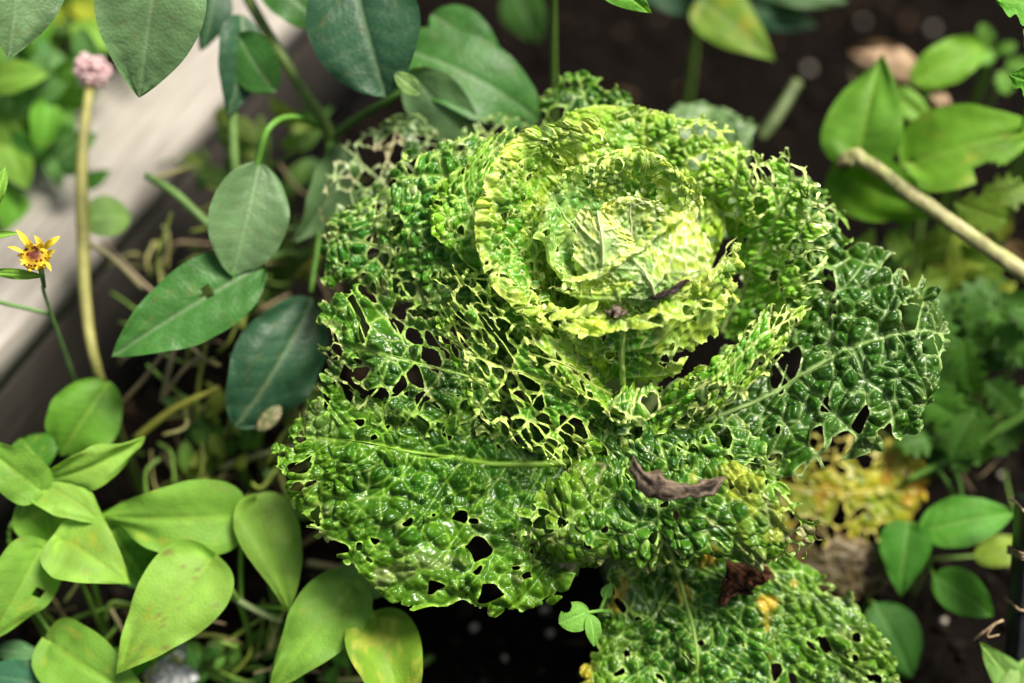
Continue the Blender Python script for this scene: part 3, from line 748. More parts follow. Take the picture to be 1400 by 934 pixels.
# ================================================================== leafy plants
PEP = (.115, .215, .085); PEPD = (.028, .09, .042); PEPM = (.05, .17, .03); PEPV = (.22, .33, .17)
def plant(name, at, label, cat, group=None):
    return thing(name, ground_under(*at), label, cat, group)
# --- tall plant with big blue-green leaves at the top and left
pp = plant('pepper_plant', (470, 300, -20), 'tall plant with big blue green leaves growing beside the wooden board', 'plant')
g = PD(np.append(P(470, 300, -20)[:2], 0))
stem(pp, [g, (470, 300, -20), (452, 190, -14), (405, 110, -12), (330, -20, -12), (300, -120, -9)], [9, 9, 9, 8, 7, 5], (.16, .26, .06), n=40)
stem(pp, [(452, 190, -14), (490, 160, -12), (545, 128, -9), (575, 90, -9)], [6, 5, 5, 4], (.10, .24, .04))
stem(pp, [(440, 175, -13.5), (400, 160, -8), (368, 175, -5.6), (352, 222, -6.1), (345, 250, -6.2)], [4, 4.5, 5, 5, 3], (.13, .32, .04))
stem(pp, [(316, 90, -10), (318, 150, -10), (322, 240, -11), (340, 300, -14), (440, 320, -19)], [6, 7, 7, 6, 5], (.17, .30, .08))
stem(pp, [(200, 240, -13), (240, 265, -12), (290, 312, -12), (330, 350, -13), (460, 340, -20)], [5, 6, 6, 6, 5], (.13, .25, .06))
stem(pp, [(300, -120, -9), (240, -110, 0), (222, -60, 2)], [5, 4, 3], (.13, .32, .04))
stem(pp, [(300, -120, -9), (180, -150, 0), (30, -60, 0)], [5, 4, 3], (.13, .32, .04))
stem(pp, [(330, -20, -12), (420, -60, -7), (480, -50, -6)], [5, 4, 3], (.13, .32, .04))
stem(pp, [(452, 190, -14), (440, 300, -12), (425, 400, -9.5)], [5, 4, 3], (.13, .32, .04))
stem(pp, [(345, 290, -10), (352, 330, -8), (350, 372, -6.2)], [4, 4, 3], (.13, .32, .04))
lf = dict(mat=M_GLOSS, name='leaf', vein=PEPV, relief=.004, spots=.2)
blade(pp, (218, -80, 2), (190, 134, 0), 138, PEP, 'ovate', bow=.06, fold=.10, seed=1, nu=60, nv=33, **lf)
blade(pp, (30, -90, 0), (12, 80, 0), 112, PEP, 'ovate', roll=12, bow=.06, fold=.1, seed=2, nu=50, nv=27, **lf)
blade(pp, (478, -62, -7), (528, 134, -6), 150, PEPD, 'ellipse', roll=-10, bow=.10, fold=.12, seed=3, nu=60, nv=33, **lf)
blade(pp, (575, 128, -5.5), (540, 100, -5), 24, (.25, .42, .12), 'ellipse', bow=.2, seed=4, **lf)
blade(pp, (560, 70, -10), (738, 166, -11), 106, PEPM, 'round', roll=20, bow=.14, fold=.1, seed=5, **lf)
blade(pp, (560, 95, -8.5), (660, 205, -10), 80, PEP, 'ovate', roll=-15, bow=.1, seed=6, **lf)
blade(pp, (590, 20, -12), (690, 95, -12), 70, PEPM, 'ovate', roll=10, seed=7, **lf)
blade(pp, (330, 20, -10), (312, 158, -9.5), 62, PEPD, 'ovate', roll=25, seed=8, **lf)
blade(pp, (330, 55, -9), (378, 125, -9), 68, PEPM, 'round', roll=-20, seed=9, **lf)
blade(pp, (290, -30, -11), (275, 70, -11), 50, PEPD, 'ovate', roll=25, seed=10, **lf)
blade(pp, (355, 222, -6), (318, 378, -5.6), 104, PEP, 'ellipse', roll=8, bow=.06, fold=.14, seed=11, nu=60, nv=33, wavy=.05, **lf)
blade(pp, (362, 360, -6.2), (152, 488, -4.6), 104, PEPM, 'ovate', roll=-12, bow=.05, fold=.16, seed=12, nu=60, nv=33, hole=(.36, .1, .035), **lf)
blade(pp, (428, 408, -9.2), (322, 585, -7.6), 118, PEPD, 'ellipse', roll=14, bow=.12, fold=.10, seed=13, nu=50, nv=27, wavy=.06, **lf)
blade(pp, (384, 556, -7.9), (352, 588, -7.7), 22, (.14, .19, .07), 'ellipse', seed=14, mat=M_GLOSS, name='leaf', vein=(.4, .4, .2), mott=.6, mcol=(.45, .36, .2))
blade(pp, (365, -35, -11), (440, 38, -11), 66, PEPM, 'round', roll=10, seed=15, **lf)
blade(pp, (470, 200, -13), (405, 330, -11), 60, PEP, 'ovate', roll=40, seed=16, **lf)

# --- bean plants, lower left
BN, BNL, BND = (.19, .40, .05), (.25, .46, .065), (.06, .20, .02)
BV = (.28, .48, .06)
BS = (.18, .34, .05)
def bean(at, label, leaves, stems, group='bean plants with bright green leaves'):
    t = plant('bean_plant', at, label, 'bean plant', group)
    for k, s_ in enumerate(stems): stem(t, s_[0], s_[1], s_[2] if len(s_) > 2 else BS, seed=k)
    for k, (b, tp, wd, c, kw) in enumerate(leaves):
        kk = dict(shape='bean', vein=BV, bow=.12, fold=.18, wavy=.06, mott=.07, vs=.26, mcol=(.34, .44, .05), seed=hash((b, wd)) % 997)
        kk.update(kw)
        blade(t, b, tp, wd * .9, c, **kk)
    return t
def gpt(px, py, d): return PD(np.append(P(px, py, d)[:2], 0.0))
bean((20, 760, -8), 'bean plant at the left edge with a star of small young leaflets', [
    ((52, 668, -4.5), (-32, 598, -4.5), 72, BN, dict(roll=10)),
    ((66, 655, -5), (198, 598, -5.5), 54, BNL, dict(roll=-25, shape='ovate')),
    ((58, 662, -5), (150, 722, -5), 66, BNL, dict(roll=15)),
    ((55, 672, -6), (78, 752, -7), 90, BN, dict(roll=-10, shape='round')),
    ((60, 640, -7), (30, 600, -8), 70, BND, dict(shape='round'))],
    [([gpt(10, 740, -8), (14, 745, -7), (30, 700, -5.5), (60, 660, -5)], [4, 4, 4, 3]), ([(60, 660, -5), (100, 645, -5), (140, 625, -5.3)], [3, 2, 1])])
bean((130, 545, -12), 'bean plant with one round notched leaf beside the board, behind the dry stalk', [((142, 532, -9.5), (82, 622, -9.5), 102, (.12, .31, .03), dict(shape='round', bow=.15, mott=0))],
    [([gpt(150, 545, -13), (150, 560, -12), (142, 532, -9.6)], [4, 4, 3])])
bean((140, 740, -9), 'bean plant with a yellowing pointed leaflet in front of a broad one', [
    ((84, 738, -4.5), (180, 800, -4.2), 104, BNL, dict(roll=8, mott=.18)),
    ((318, 706, -6), (132, 704, -6.5), 112, BN, dict(roll=10, shape='bean', bow=.14)),
    ((150, 720, -9), (215, 810, -9.5), 95, BND, dict(roll=-15))],
    [([gpt(110, 800, -8), (125, 770, -8), (150, 722, -7), (220, 705, -6.6)], [4, 4, 4, 3]), ([gpt(110, 800, -8), (100, 770, -6), (86, 740, -4.7)], [3, 3, 3]), ([(318, 706, -6), (340, 720, -7), (352, 735, -8), (370, 800, -10), gpt(375, 830, -12)], [3, 3, 3, 4, 4])])
bean((280, 800, -9), 'bean plant with three large drooping leaflets left of the cabbage', [
    ((284, 772, -4.5), (160, 922, -3.4), 126, BNL, dict(roll=-8, bow=.12, spots=.7, mott=.18)),
    ((352, 690, -6.5), (394, 836, -5.6), 92, BNL, dict(roll=18, bow=.13)),
    ((480, 806, -5), (366, 952, -4), 104, BN, dict(roll=-10, bow=.14))],
    [([gpt(330, 850, -9), (330, 830, -8), (300, 790, -6), (284, 772, -4.6)], [4, 4, 4, 3]), ([(330, 830, -8), (330, 750, -8), (340, 700, -7), (352, 690, -6.5)], [3, 3, 3, 3]), ([(300, 805, -7.5), (345, 832, -7.5), (385, 850, -8)], [5, 5, 5], (.32, .40, .18)), ([(330, 830, -8), (430, 830, -8), (480, 806, -5)], [3, 3, 3])])
bean((500, 830, -8), 'bean plant with a mottled yellow green leaflet below the largest cabbage leaf', [
    ((514, 850, -4.5), (560, 1015, -2), 108, (.20, .38, .03), dict(roll=5, bow=.12, mott=.5, mcol=(.40, .48, .06))),
    ((494, 812, -6), (508, 742, -6.5), 84, (.19, .36, .09), dict(shape='round', roll=-20, mott=0))],
    [([gpt(470, 900, -9), (470, 860, -9), (486, 800, -7), (496, 815, -6), (514, 850, -4.6)], [4, 4, 4, 4.5, 4])])
bean((60, 850, -9), 'bean plant in the lower left corner with one broad leaf cut by the edge', [
    ((55, 752, -5), (-22, 882, -4), 92, BN, dict(roll=12, mott=.15, hole=(.35, -.5, .05))),
    ((72, 880, -5.5), (218, 968, -5), 98, BN, dict(roll=-12)),
    ((150, 915, -7), (245, 885, -7.5), 50, BND, dict(roll=10))],
    [([gpt(40, 830, -9), (45, 800, -8), (55, 755, -5.2)], [4, 4, 3]), ([gpt(40, 830, -9), (90, 850, -8), (75, 878, -5.7)], [3, 3, 3]), ([gpt(40, 830, -9), (36, 820, -8), (90, 900, -7.5), (105, 960, -7)], [3, 3, 3, 3])])
wl = plant('weed_seedling', (10, 910, -8), 'small weed with grey green oval leaves in the bottom left corner', 'weed')
stem(wl, [gpt(-10, 940, -9), (-8, 930, -8), (0, 890, -7)], [3, 3, 2], BS)
blade(wl, (-4, 888, -7), (54, 894, -6.5), 28, (.10, .24, .09), 'ellipse', vein=(.2, .35, .15), name='leaf', seed=31)
blade(wl, (-22, 922, -6), (74, 936, -6), 48, (.05, .17, .09), 'ellipse', vein=(.12, .28, .15), name='leaf', seed=32)

# --- bean plants, upper right
bean((1150, 240, -18), 'bean plant at the upper right with one upright pointed leaf beside the cabbage', [
    ((1172, 216, -12.5), (1206, 72, -13.5), 114, (.13, .32, .03), dict(roll=6, bow=.08, mott=0)),
    ((1150, 235, -14), (1298, 296, -14), 98, (.14, .36, .018), dict(roll=-12, mott=.1)),
    ((1225, 132, -17), (1282, 180, -17), 42, BN, dict(roll=10))],
    [([gpt(1140, 260, -20), (1140, 255, -18), (1150, 236, -14.5), (1172, 216, -12.8)], [5, 5, 5, 4]), ([(1040, 190, -22), (1062, 160, -22), (1090, 112, -23)], [7, 8, 8], (.12, .17, .06))])
bean((1330, 240, -18), 'bean plant at the right edge with a wide leaf bitten on its lower side', [
    ((1252, 222, -13.5), (1432, 178, -13), 120, (.17, .39, .03), dict(roll=14, mott=.2, bow=.14, hole=(.45, .85, .12))),
    ((1256, 106, -18), (1345, 62, -18.5), 62, (.19, .42, .04), dict(shape='round', roll=5, mott=0)),
    ((1330, 320, -15), (1290, 400, -16), 60, (.30, .40, .05), dict(roll=20, mott=.5))],
    [([gpt(1300, 300, -20), (1290, 260, -18), (1252, 222, -13.8)], [4, 4, 4]), ([gpt(1300, 300, -20), (1270, 180, -20), (1256, 106, -18.2)], [4, 4, 3])])
def stalk():
    pts = [(1146, 226, -11.5), (1166, 216, -11), (1190, 226, -10.5), (1245, 266, -9.5), (1315, 314, -8.5), (1420, 388, -7), (1500, 444, -6)]
    n, m = 90, 12
    r = np.array([7, 13, 11, 10.5, 11.5, 12, 12]) * mpp(-7)
    V, F = tube_geo([P(*p_) for p_ in pts], r, n, m, .22, 4)
    k = np.arange(len(V)) / m
    V = V + 0
    t1 = noise2(k * .25, (np.arange(len(V)) % m) * .5, 6)[:, None]; t2 = noise2(k * .8, (np.arange(len(V)) % m) * 1.3, 7)[:, None]
    c = np.array([.36, .42, .13]) * (1 - t1) + np.array([.60, .54, .28]) * t1
    br = sst(.62, .75, t2) * .6 + (1 - sst(4, 12, k))[:, None] * .75
    c = c * (1 - np.clip(br, 0, .9)) + np.array([.20, .13, .08]) * np.clip(br, 0, .9)
    tag(mesh('dry_stalk', V, F, M_STEM, None, c), 'thick pale dry stalk slanting in from the right edge with a broken end', 'stalk')
stalk()
def curled(name, base, tip, w, mat, label, seed, roll=0):
    o = blade(None, base, tip, w, (.4, .3, .2), 'ellipse', roll=roll, bow=.2, fold=-.4, wavy=.15, mat=mat, name=name, seed=seed)
    return tag(o, label, 'dead leaf')
curled('dead_leaf', (1160, 70, -22), (1262, 125, -20), 74, M_DRY, 'tan withered leaf on the soil behind the upright pointed bean leaf', 41)
curled('dead_leaf', (1262, 120, -19), (1296, 160, -18), 36, M_DRY, 'little tan scrap of dead leaf between two bean leaves at right', 42)
# top edge plants
tp = plant('shade_plant', (960, 0, -26), 'dark leafy plant along the top edge with one yellow green leaf', 'plant')
for k, (b, t_, wd, c, sh, kw) in enumerate([((965, 5, -21), (1060, 84, -21), 74, (.16, .30, .03), 'bean', dict(mott=.5, mcol=(.30, .34, .03))), ((930, -40, -22), (1115, 36, -24), 60, PEPD, 'ovate', {}),
                                      ((1040, -20, -22), (1160, 2, -22), 44, PEP, 'ovate', {}), ((700, -20, -24), (740, 60, -25), 60, (.05, .14, .025), 'ovate', {}), ((880, -30, -24), (950, 20, -24), 50, PEPD, 'ovate', {})]):
    blade(tp, b, t_, wd, c, sh, name='leaf', seed=50 + k, vein=PEPV, roll=10 * (-1) ** k, **kw)
stem(tp, [gpt(960, 0, -26), (960, -20, -25), (965, 5, -21.2)], [5, 5, 4], BS); stem(tp, [(960, -20, -25), (1000, -50, -23), (1040, -20, -22)], [4, 4, 3], BS)
stem(tp, [(960, -20, -25), (800, -60, -25), (700, -20, -24.2)], [4, 4, 3], BS)
ol = plant('overhanging_leaf', (830, -120, -4), 'leaf tip hanging into view at the middle of the top edge', 'leaf')
blade(ol, (800, -50, -1), (891, 18, -1), 46, (.14, .40, .04), 'ovate', name='blade', seed=61, vein=BV)
stem(ol, [gpt(780, -120, -4), (760, -130, -4), (800, -50, -1.1)], [4, 4, 3], BS)
# parsley-like leaves at the top right corner
def ragged_plant(name, at, label, cat, leaves, col, group=None, size=(.6, 1), mat=None, vein=BV):
    t = plant(name, at, label, cat, group)
    g0 = gpt(*at)
    for k, (x, y, d, L, a) in enumerate(leaves):
        tx, ty = x + L * math.cos(R(a)), y - L * math.sin(R(a))
        c = np.asarray(col) * (.75 + .5 * rng.random())
        blade(t, (x, y, d), (tx, ty, d + .4), L * rng.uniform(.55, .8), c, 'round', roll=rng.uniform(-25, 25), lob=4, name='leaf', seed=100 + k, vein=vein, nu=40, nv=17, bow=.1, mat=mat)
        stem(t, [g0, ((g0[0] + x) / 2, (g0[1] + y) / 2 - 10, (g0[2] + d) / 2 + 1), (x, y, d - .1)], [3, 2.5, 2], np.asarray(BS) * .9, n=12, m=6)
    return t
ragged_plant('parsley', (1470, 110, -10), 'fresh green toothed parsley leaves at the top right corner', 'herb', [(1440, 10, -1, 78, 172), (1450, 30, -1, 60, 215), (1440, 118, -1.5, 62, 165), (1450, 80, -1.5, 55, 200)], (.12, .38, .03))
ragged_plant('weed', (1350, 110, -24), 'little pale weed with small round leaves near the top right corner', 'weed', [(1352, 62, -21, 32, 110), (1362, 70, -21, 30, 20), (1356, 75, -21, 30, 200), (1380, 85, -21, 28, -20), (1372, 100, -21, 30, -80)], (.14, .34, .05))
# shaded greenery on the right
rl = [(rng.uniform(1255, 1420), rng.uniform(390, 600), rng.uniform(-15, -10), rng.uniform(45, 80), rng.uniform(0, 360)) for _ in range(30)]
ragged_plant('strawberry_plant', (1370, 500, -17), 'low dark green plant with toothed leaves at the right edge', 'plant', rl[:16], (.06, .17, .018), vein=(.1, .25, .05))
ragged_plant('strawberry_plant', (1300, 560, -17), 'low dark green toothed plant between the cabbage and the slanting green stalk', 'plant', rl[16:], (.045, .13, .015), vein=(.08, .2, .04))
yl = [(1260, 345, -15, 60, 20), (1310, 350, -15, 70, -10), (1350, 270, -13, 60, 10), (1370, 300, -12, 70, 160), (1290, 380, -15, 60, 200)]
ragged_plant('yellowing_plant', (1330, 370, -18), 'yellowing low plant under the pale dry stalk', 'plant', yl, (.15, .26, .025))
# lower right
sl_ = plant('shrub_seedling', (1300, 740, -16), 'seedling with three smooth green leaves on the soil at the lower right', 'seedling')
for k, (b, t_, wd, c, sh, rl_) in enumerate([((1256, 728, -11), (1388, 702, -10.5), 66, (.09, .30, .03), 'ovate', 10), ((1242, 722, -11.5), (1232, 818, -11), 66, (.07, .25, .03), 'bean', -10),
                                            ((1276, 786, -10.5), (1358, 842, -10), 56, (.10, .34, .03), 'ovate', 8), ((1340, 760, -14), (1400, 745, -14), 40, (.24, .36, .04), 'round', 0)]):
    blade(sl_, b, t_, wd, c, sh, roll=rl_, name='leaf', seed=70 + k, vein=(.2, .4, .08))
stem(sl_, [gpt(1265, 770, -15), (1268, 765, -14), (1262, 740, -12), (1256, 728, -11.1)], [3, 3, 3, 2], BS); stem(sl_, [(1268, 765, -14), (1276, 786, -10.7)], [2.5, 2], BS); stem(sl_, [(1262, 740, -12), (1242, 722, -11.6)], [2.5, 2], BS); stem(sl_, [(1268, 765, -14), (1340, 760, -14.2)], [2.5, 2], BS)
dl = plant('shaded_leaf', (1190, 840, -15), 'single dark green leaf in the shade right of the lowest cabbage leaf', 'leaf')
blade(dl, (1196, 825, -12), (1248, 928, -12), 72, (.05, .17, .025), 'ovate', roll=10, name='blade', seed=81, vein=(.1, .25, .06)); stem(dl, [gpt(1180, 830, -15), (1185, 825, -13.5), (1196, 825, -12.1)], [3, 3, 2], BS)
st = plant('green_stalk', (1500, 540, -10), 'long green stalk with thin side shoots slanting across the shade at the right', 'stalk')
stem(st, [(1235, 660, -13), (1290, 632, -12), (1345, 602, -11), (1420, 555, -9), (1500, 505, -8), gpt(1560, 500, -10)], [5, 6, 7, 7, 7, 7], (.12, .27, .04))
for a, b in [((1298, 625, -12), (1315, 695, -14)), ((1280, 640, -12), (1305, 690, -15)), ((1350, 600, -11), (1300, 655, -15)), ((1325, 612, -11.5), (1322, 560, -13))]:
    stem(st, [a, ((a[0] + b[0]) / 2 + 5, (a[1] + b[1]) / 2, (a[2] + b[2]) / 2), b], [4, 3, 3], (.11, .24, .05), name='side_shoot')
fl = plant('leafy_plant', (1400, 990, 0), 'pale green leaves close to the camera in the bottom right corner', 'plant')
blade(fl, (1420, 975, 6), (1340, 878, 5), 46, (.20, .40, .08), 'ovate', name='leaf', seed=91, vein=BV); blade(fl, (1380, 1010, 6), (1400, 900, 6), 60, (.30, .48, .14), 'ovate', name='leaf', seed=92, vein=BV); stem(fl, [gpt(1440, 1040, 0), (1440, 1030, 3), (1420, 975, 6)], [4, 4, 3], BS)
# black stake and its twine
def stake():
    a, b = P(1420, 700, -4), P(1406, 905, -6)
    dirv = nrm(a - b); b0 = b - dirv * (b[2] / dirv[2] + .02); a0 = a + dirv * .01
    lat = nrm(np.cross(dirv, FWD)); dep = np.cross(dirv, lat)
    V = []
    for k in range(24):
        c = b0 + (a0 - b0) * k / 23
        for sx, sy in ((-1, -.85), (-.85, -1), (.85, -1), (1, -.85), (1, .85), (.85, 1), (-.85, 1), (-1, .85)):
            V.append(c + lat * .0125 * sx + dep * .0125 * sy)
    F = grid_faces(24, 8, True); F = np.vstack([F[:, [0, 1, 2]], F[:, [0, 2, 3]]])
    top = 23 * 8
    F = np.vstack([F, [[top, top + i, top + i + 1] for i in range(1, 7)]])
    tag(mesh('stake', V, F, M_STAKE, smooth=False), 'square black plastic stake standing at the right edge', 'stake')
    parts = []
    for f, n_, ph in ((.62, 3, 0), (.28, 1, 1), (.93, 1, 2)):
        c = b0 + (a0 - b0) * (1 - (1 - f) * np.linalg.norm(a - b) / np.linalg.norm(a0 - b0))
        for q in range(n_):
            th = np.linspace(0, 6.28, 17)
            loop = [c + dirv * (.0018 * q + .003 * math.sin(t + ph)) + (lat * max(-1, min(1, 1.4 * math.cos(t))) + dep * max(-1, min(1, 1.4 * math.sin(t)))) * .0139 for t in th]
            parts.append(tube_geo(loop, .0011, 48, 6, .3, q))
    e = P(1376, 848, -4)
    parts.append(tube_geo([e + lat * .002, P(1358, 855, -4), P(1340, 868, -4.4), P(1330, 876, -5)], [.0012, .0011, .001, .0007], 24, 6, .3, 7))
    parts.append(tube_geo([P(1358, 855, -4), P(1350, 870, -4.2), P(1366, 868, -4.2)], [.0008, .0007, .0005], 12, 5, .3, 8))
    V, F = join(parts)
    tag(mesh('twine', V, F, M_TWINE), 'frayed brown twine tied round the black stake', 'twine')
stake()
# seedling against the lowest cabbage leaf
sd = plant('seedling', (800, 850, -6), 'tiny pale seedling with two nibbled leaves at the edge of the lowest cabbage leaf', 'seedling')
SG = (.18, .42, .06)
stem(sd, [gpt(842, 900, -8), (838, 850, -4), (826, 836, -1.6), (815, 836, -1.2), (800, 838, -1)], [3, 3, 3, 2.5, 2], SG)
stem(sd, [(820, 836, -1.4), (828, 815, -1.4), (832, 800, -1.4)], [2.5, 2.5, 2], SG)
blade(sd, (802, 836, -1), (764, 852, -.8), 40, SG, 'round', name='leaf', seed=95, roll=10, hole=(.6, .9, .22)); blade(sd, (806, 840, -1), (812, 884, -1), 22, SG, 'ovate', name='leaf', seed=96, roll=20)
blade(sd, (826, 818, -1.4), (836, 796, -1.4), 16, SG, 'ovate', name='leaf', seed=97)
# ------------------------------------------------------------------ flowers
def marigold():
    c = P(48, 352, 0)
    t = thing('marigold', ground_under(60, 400, -6), 'spent orange yellow daisy flower with curled petals in front of the board', 'flower')
    stem(t, [gpt(80, 470, -10), (70, 430, -7), (60, 390, -2), (57, 372, -.3), (52, 358, -.1)], [2.5, 2.5, 3, 3.5, 4], (.16, .33, .09))
    n0 = nrm(EYE - c); X_ = nrm(np.cross([0, 0, 1], n0)); Y_ = np.cross(n0, X_)
    n0 = nrm(n0 + .35 * Y_); Y_ = nrm(np.cross(n0, X_))
    V, F = ico(2)
    r = .0084
    dm = c + (X_ * V[:, :1] + Y_ * V[:, 1:2] * .95 + n0 * V[:, 2:] * .6) * r * (1 + .12 * noise2(V[:, :1] * 9 + 30, V[:, 1:2] * 9 + 30, 3))
    kk = np.hypot(V[:, 0], V[:, 1])[:, None]
    cc = np.array([.14, .02, .008]) * (1 - sst(.3, .75, kk)) + np.array([.85, .6, .04]) * sst(.3, .75, kk)
    mesh('disc', dm, F, M_PETAL, t, cc)
    # florets ring
    Vi, Fi = ico(0)
    ps = []
    for k in range(46):
        a = rng.random() * 6.28; q = math.sqrt(rng.uniform(.15, 1.3))
        ps.append((Vi * rng.uniform(.0008, .0013) + c + (X_ * math.cos(a) + Y_ * math.sin(a)) * r * q + n0 * r * (.75 - .5 * q), Fi, q))
    for lo, hi, cl in ((0, .8, (.20, .035, .01)), (.8, 2, (.92, .70, .06))):
        pts = [(v, f) for v, f, q in ps if lo <= q < hi]
        V2, F2 = join(pts)
        o = mesh('florets', V2, F2, M_PETAL, t, np.tile(cl, (len(V2), 1)))
        o['kind'] = 'stuff'
    for px, py, ex, ey, wd in ((40, 340, 22, 314, 8), (34, 346, 10, 337, 5), (56, 338, 47, 322, 7), (60, 340, 82, 323, 9), (66, 348, 76, 342, 7), (62, 358, 70, 372, 5), (44, 338, 38, 326, 7), (52, 338, 58, 330, 8), (36, 356, 28, 362, 6)):
        blade(t, (px, py, .4), (ex, ey, .9), wd, (.95, .70, .05), 'long', spots=0, vein=(.95, .76, .1), mat=M_PETAL, name='petal', seed=px, nu=14, nv=7, bow=.15, fold=.5, roll=rng.uniform(-30, 30))
    for px, py, ex, ey, wd in ((-12, 372, 62, 378, 14), (-30, 325, 26, 318, 10), (-8, 285, 8, 228, 16)):
        blade(t, (px, py, -1), (ex, ey, -1), wd, (.20, .42, .05), 'long', name='leaf', seed=py)
    stem(t, [(-12, 372, -1), (-40, 400, -4), (70, 430, -7)], [2.5, 3, 3], (.16, .33, .09))
    stem(t, [(-8, 285, -1), (-30, 330, -1.5), (-40, 400, -4)], [2.5, 3, 3], (.16, .33, .09))
marigold()
def pink():
    t = thing('pink_flower', ground_under(140, 520, -16), 'pale pink round flower head on a tall yellowish stalk in front of the board', 'flower')
    stem(t, [gpt(140, 530, -14), (136, 515, -11), (118, 420, -11), (113, 320, -12), (112, 220, -13), (122, 120, -15)], [7, 7, 8, 9, 8, 6], (.34, .33, .10), n=40)
    stem(t, [(113, 330, -12), (150, 350, -12), (195, 395, -13)], [4, 4, 3], (.25, .24, .12))
    Vi, Fi = ico(0)
    c = P(126, 98, -15); ps = []
    dirs = nrm(rng.standard_normal((170, 3)))
    for d_ in dirs:
        ps.append((Vi * np.array([.0022, .0022, .0022]) * rng.uniform(.7, 1.3) + c + d_ * .0115 * rng.uniform(.6, 1.1) * np.array([1, 1, 1.1]), Fi))
    V, F = join(ps)
    o = mesh('florets', V, F, M_PETAL, t, np.tile((.92, .72, .78), (len(V), 1)) * rng.uniform(.85, 1.1, (len(V), 1)))
    o['kind'] = 'stuff'
    blade(t, (118, 300, -12.5), (178, 296, -14), 54, (.20, .36, .09), 'round', name='leaf', seed=5, roll=20)
pink()
# ------------------------------------------------------------------ bushy background behind the board
def bush(name, at, label, box, n, d0, cols, size, shape='ovate'):
    t = plant(name, at, label, 'plant')
    g0 = gpt(*at)
    for k in range(n):
        x, y = rng.uniform(box[0], box[2]), rng.uniform(box[1], box[3])
        d = rng.uniform(*d0); a = rng.uniform(0, 6.28); L = rng.uniform(*size)
        c = np.asarray(cols[rng.integers(len(cols))]) * rng.uniform(.75, 1.2)
        blade(t, (x, y, d), (x + L * math.cos(a), y + L * math.sin(a), d + rng.uniform(-.5, .8)), L * rng.uniform(.4, .6), c, shape, name='leaf', seed=k, nu=14, nv=9, roll=rng.uniform(-45, 45))
    for k in range(7):
        x, y = rng.uniform(box[0], box[2]), rng.uniform(box[1], box[3])
        stem(t, [g0, ((x + g0[0]) / 2 + 10, (y + g0[1]) / 2, (d0[0] + g0[2]) / 2), (x, y, d0[0] + 1)], [4, 4, 3], np.asarray(BS) * .8, n=14, m=6)
bush('garden_bush', (30, 150, -34), 'mass of small bright leaves beyond the board at the top left', (-60, 20, 110, 270), 64, (-26, -17), [(.12, .32, .03), (.06, .2, .03), (.18, .36, .04), (.10, .24, .06)], (45, 85))
bush('yellow_flowering_bush', (80, 0, -40), 'yellow green flowering bush at the very top left behind the large leaf', (0, -40, 190, 50), 60, (-32, -26), [(.34, .40, .03), (.22, .34, .03), (.08, .2, .03)], (30, 55))
bush('low_weeds', (330, 640, -15), 'tangle of small yellow green weeds under the leaves left of the cabbage', (230, 540, 440, 720), 46, (-15, -11), [(.12, .24, .03), (.20, .26, .04), (.07, .17, .03)], (25, 48), 'long')
bush('low_weeds', (250, 880, -12), 'small shaded weeds between the bean leaves along the bottom edge', (180, 860, 470, 950), 24, (-12, -9), [(.10, .24, .03), (.06, .18, .03)], (22, 44), 'ovate')
bush('low_weeds', (590, 880, -14), 'tiny weeds on the soil right of the mottled bean leaf', (440, 900, 500, 960), 8, (-13, -11), [(.10, .24, .03)], (22, 34), 'ovate')
bush('low_weeds', (1290, 380, -20), 'low yellow green weeds below the pale dry stalk', (1160, 300, 1400, 430), 34, (-19, -15), [(.16, .28, .03), (.24, .28, .03), (.08, .2, .025), (.14, .09, .04)], (30, 60), 'ovate')
bush('low_weeds', (330, 250, -24), 'dark weeds in the shade between the board and the cabbage', (250, 160, 450, 420), 30, (-23, -19), [(.06, .16, .03), (.10, .2, .04), (.16, .24, .04)], (35, 65), 'ovate')
# dry stalks in the litter
lst = [((158, 560, -13), (240, 455, -9), 6, (.40, .29, .17)), ((222, 545, -12), (244, 440, -10), 7, (.42, .34, .2)), ((258, 470, -10), (300, 500, -11), 6, (.38, .33, .15)), ((185, 600, -12), (300, 530, -10), 10, (.30, .30, .05)),
       ((270, 600, -14), (282, 470, -11), 6, (.32, .34, .07)), ((140, 330, -17), (210, 400, -15), 6, (.28, .22, .14)), ((205, 380, -16), (235, 290, -13), 6, (.22, .28, .07)), ((300, 560, -13), (420, 520, -12), 7, (.25, .22, .08)),
       ((280, 910, -12), (365, 840, -10), 6, (.26, .32, .06)), ((240, 870, -12), (330, 880, -11), 5, (.3, .33, .08)), ((350, 900, -12), (360, 820, -10), 5, (.22, .30, .05)), ((390, 760, -14), (450, 720, -13), 7, (.24, .15, .08)),
       ((420, 770, -14), (560, 775, -13), 9, (.32, .24, .15)), ((300, 640, -13), (420, 610, -12), 8, (.27, .30, .15)), ((360, 700, -14), (440, 640, -13), 6, (.3, .3, .08)), ((380, 640, -14), (400, 720, -14), 6, (.25, .3, .06)),
       ((70, 850, -11), (20, 790, -9), 5, (.22, .3, .06)), ((100, 900, -11), (40, 810, -9), 4, (.20, .28, .06)), ((150, 830, -10), (190, 900, -11), 5, (.28, .24, .12)), ((330, 450, -14), (345, 330, -15), 7, (.28, .34, .07)),
       ((425, 350, -16), (440, 260, -16), 8, (.26, .3, .05)), ((405, 380, -16), (450, 340, -15), 8, (.33, .33, .05)), ((215, 330, -17), (225, 420, -15), 5, (.3, .33, .08)), ((1040, 180, -26), (1075, 130, -26), 7, (.16, .18, .07))]
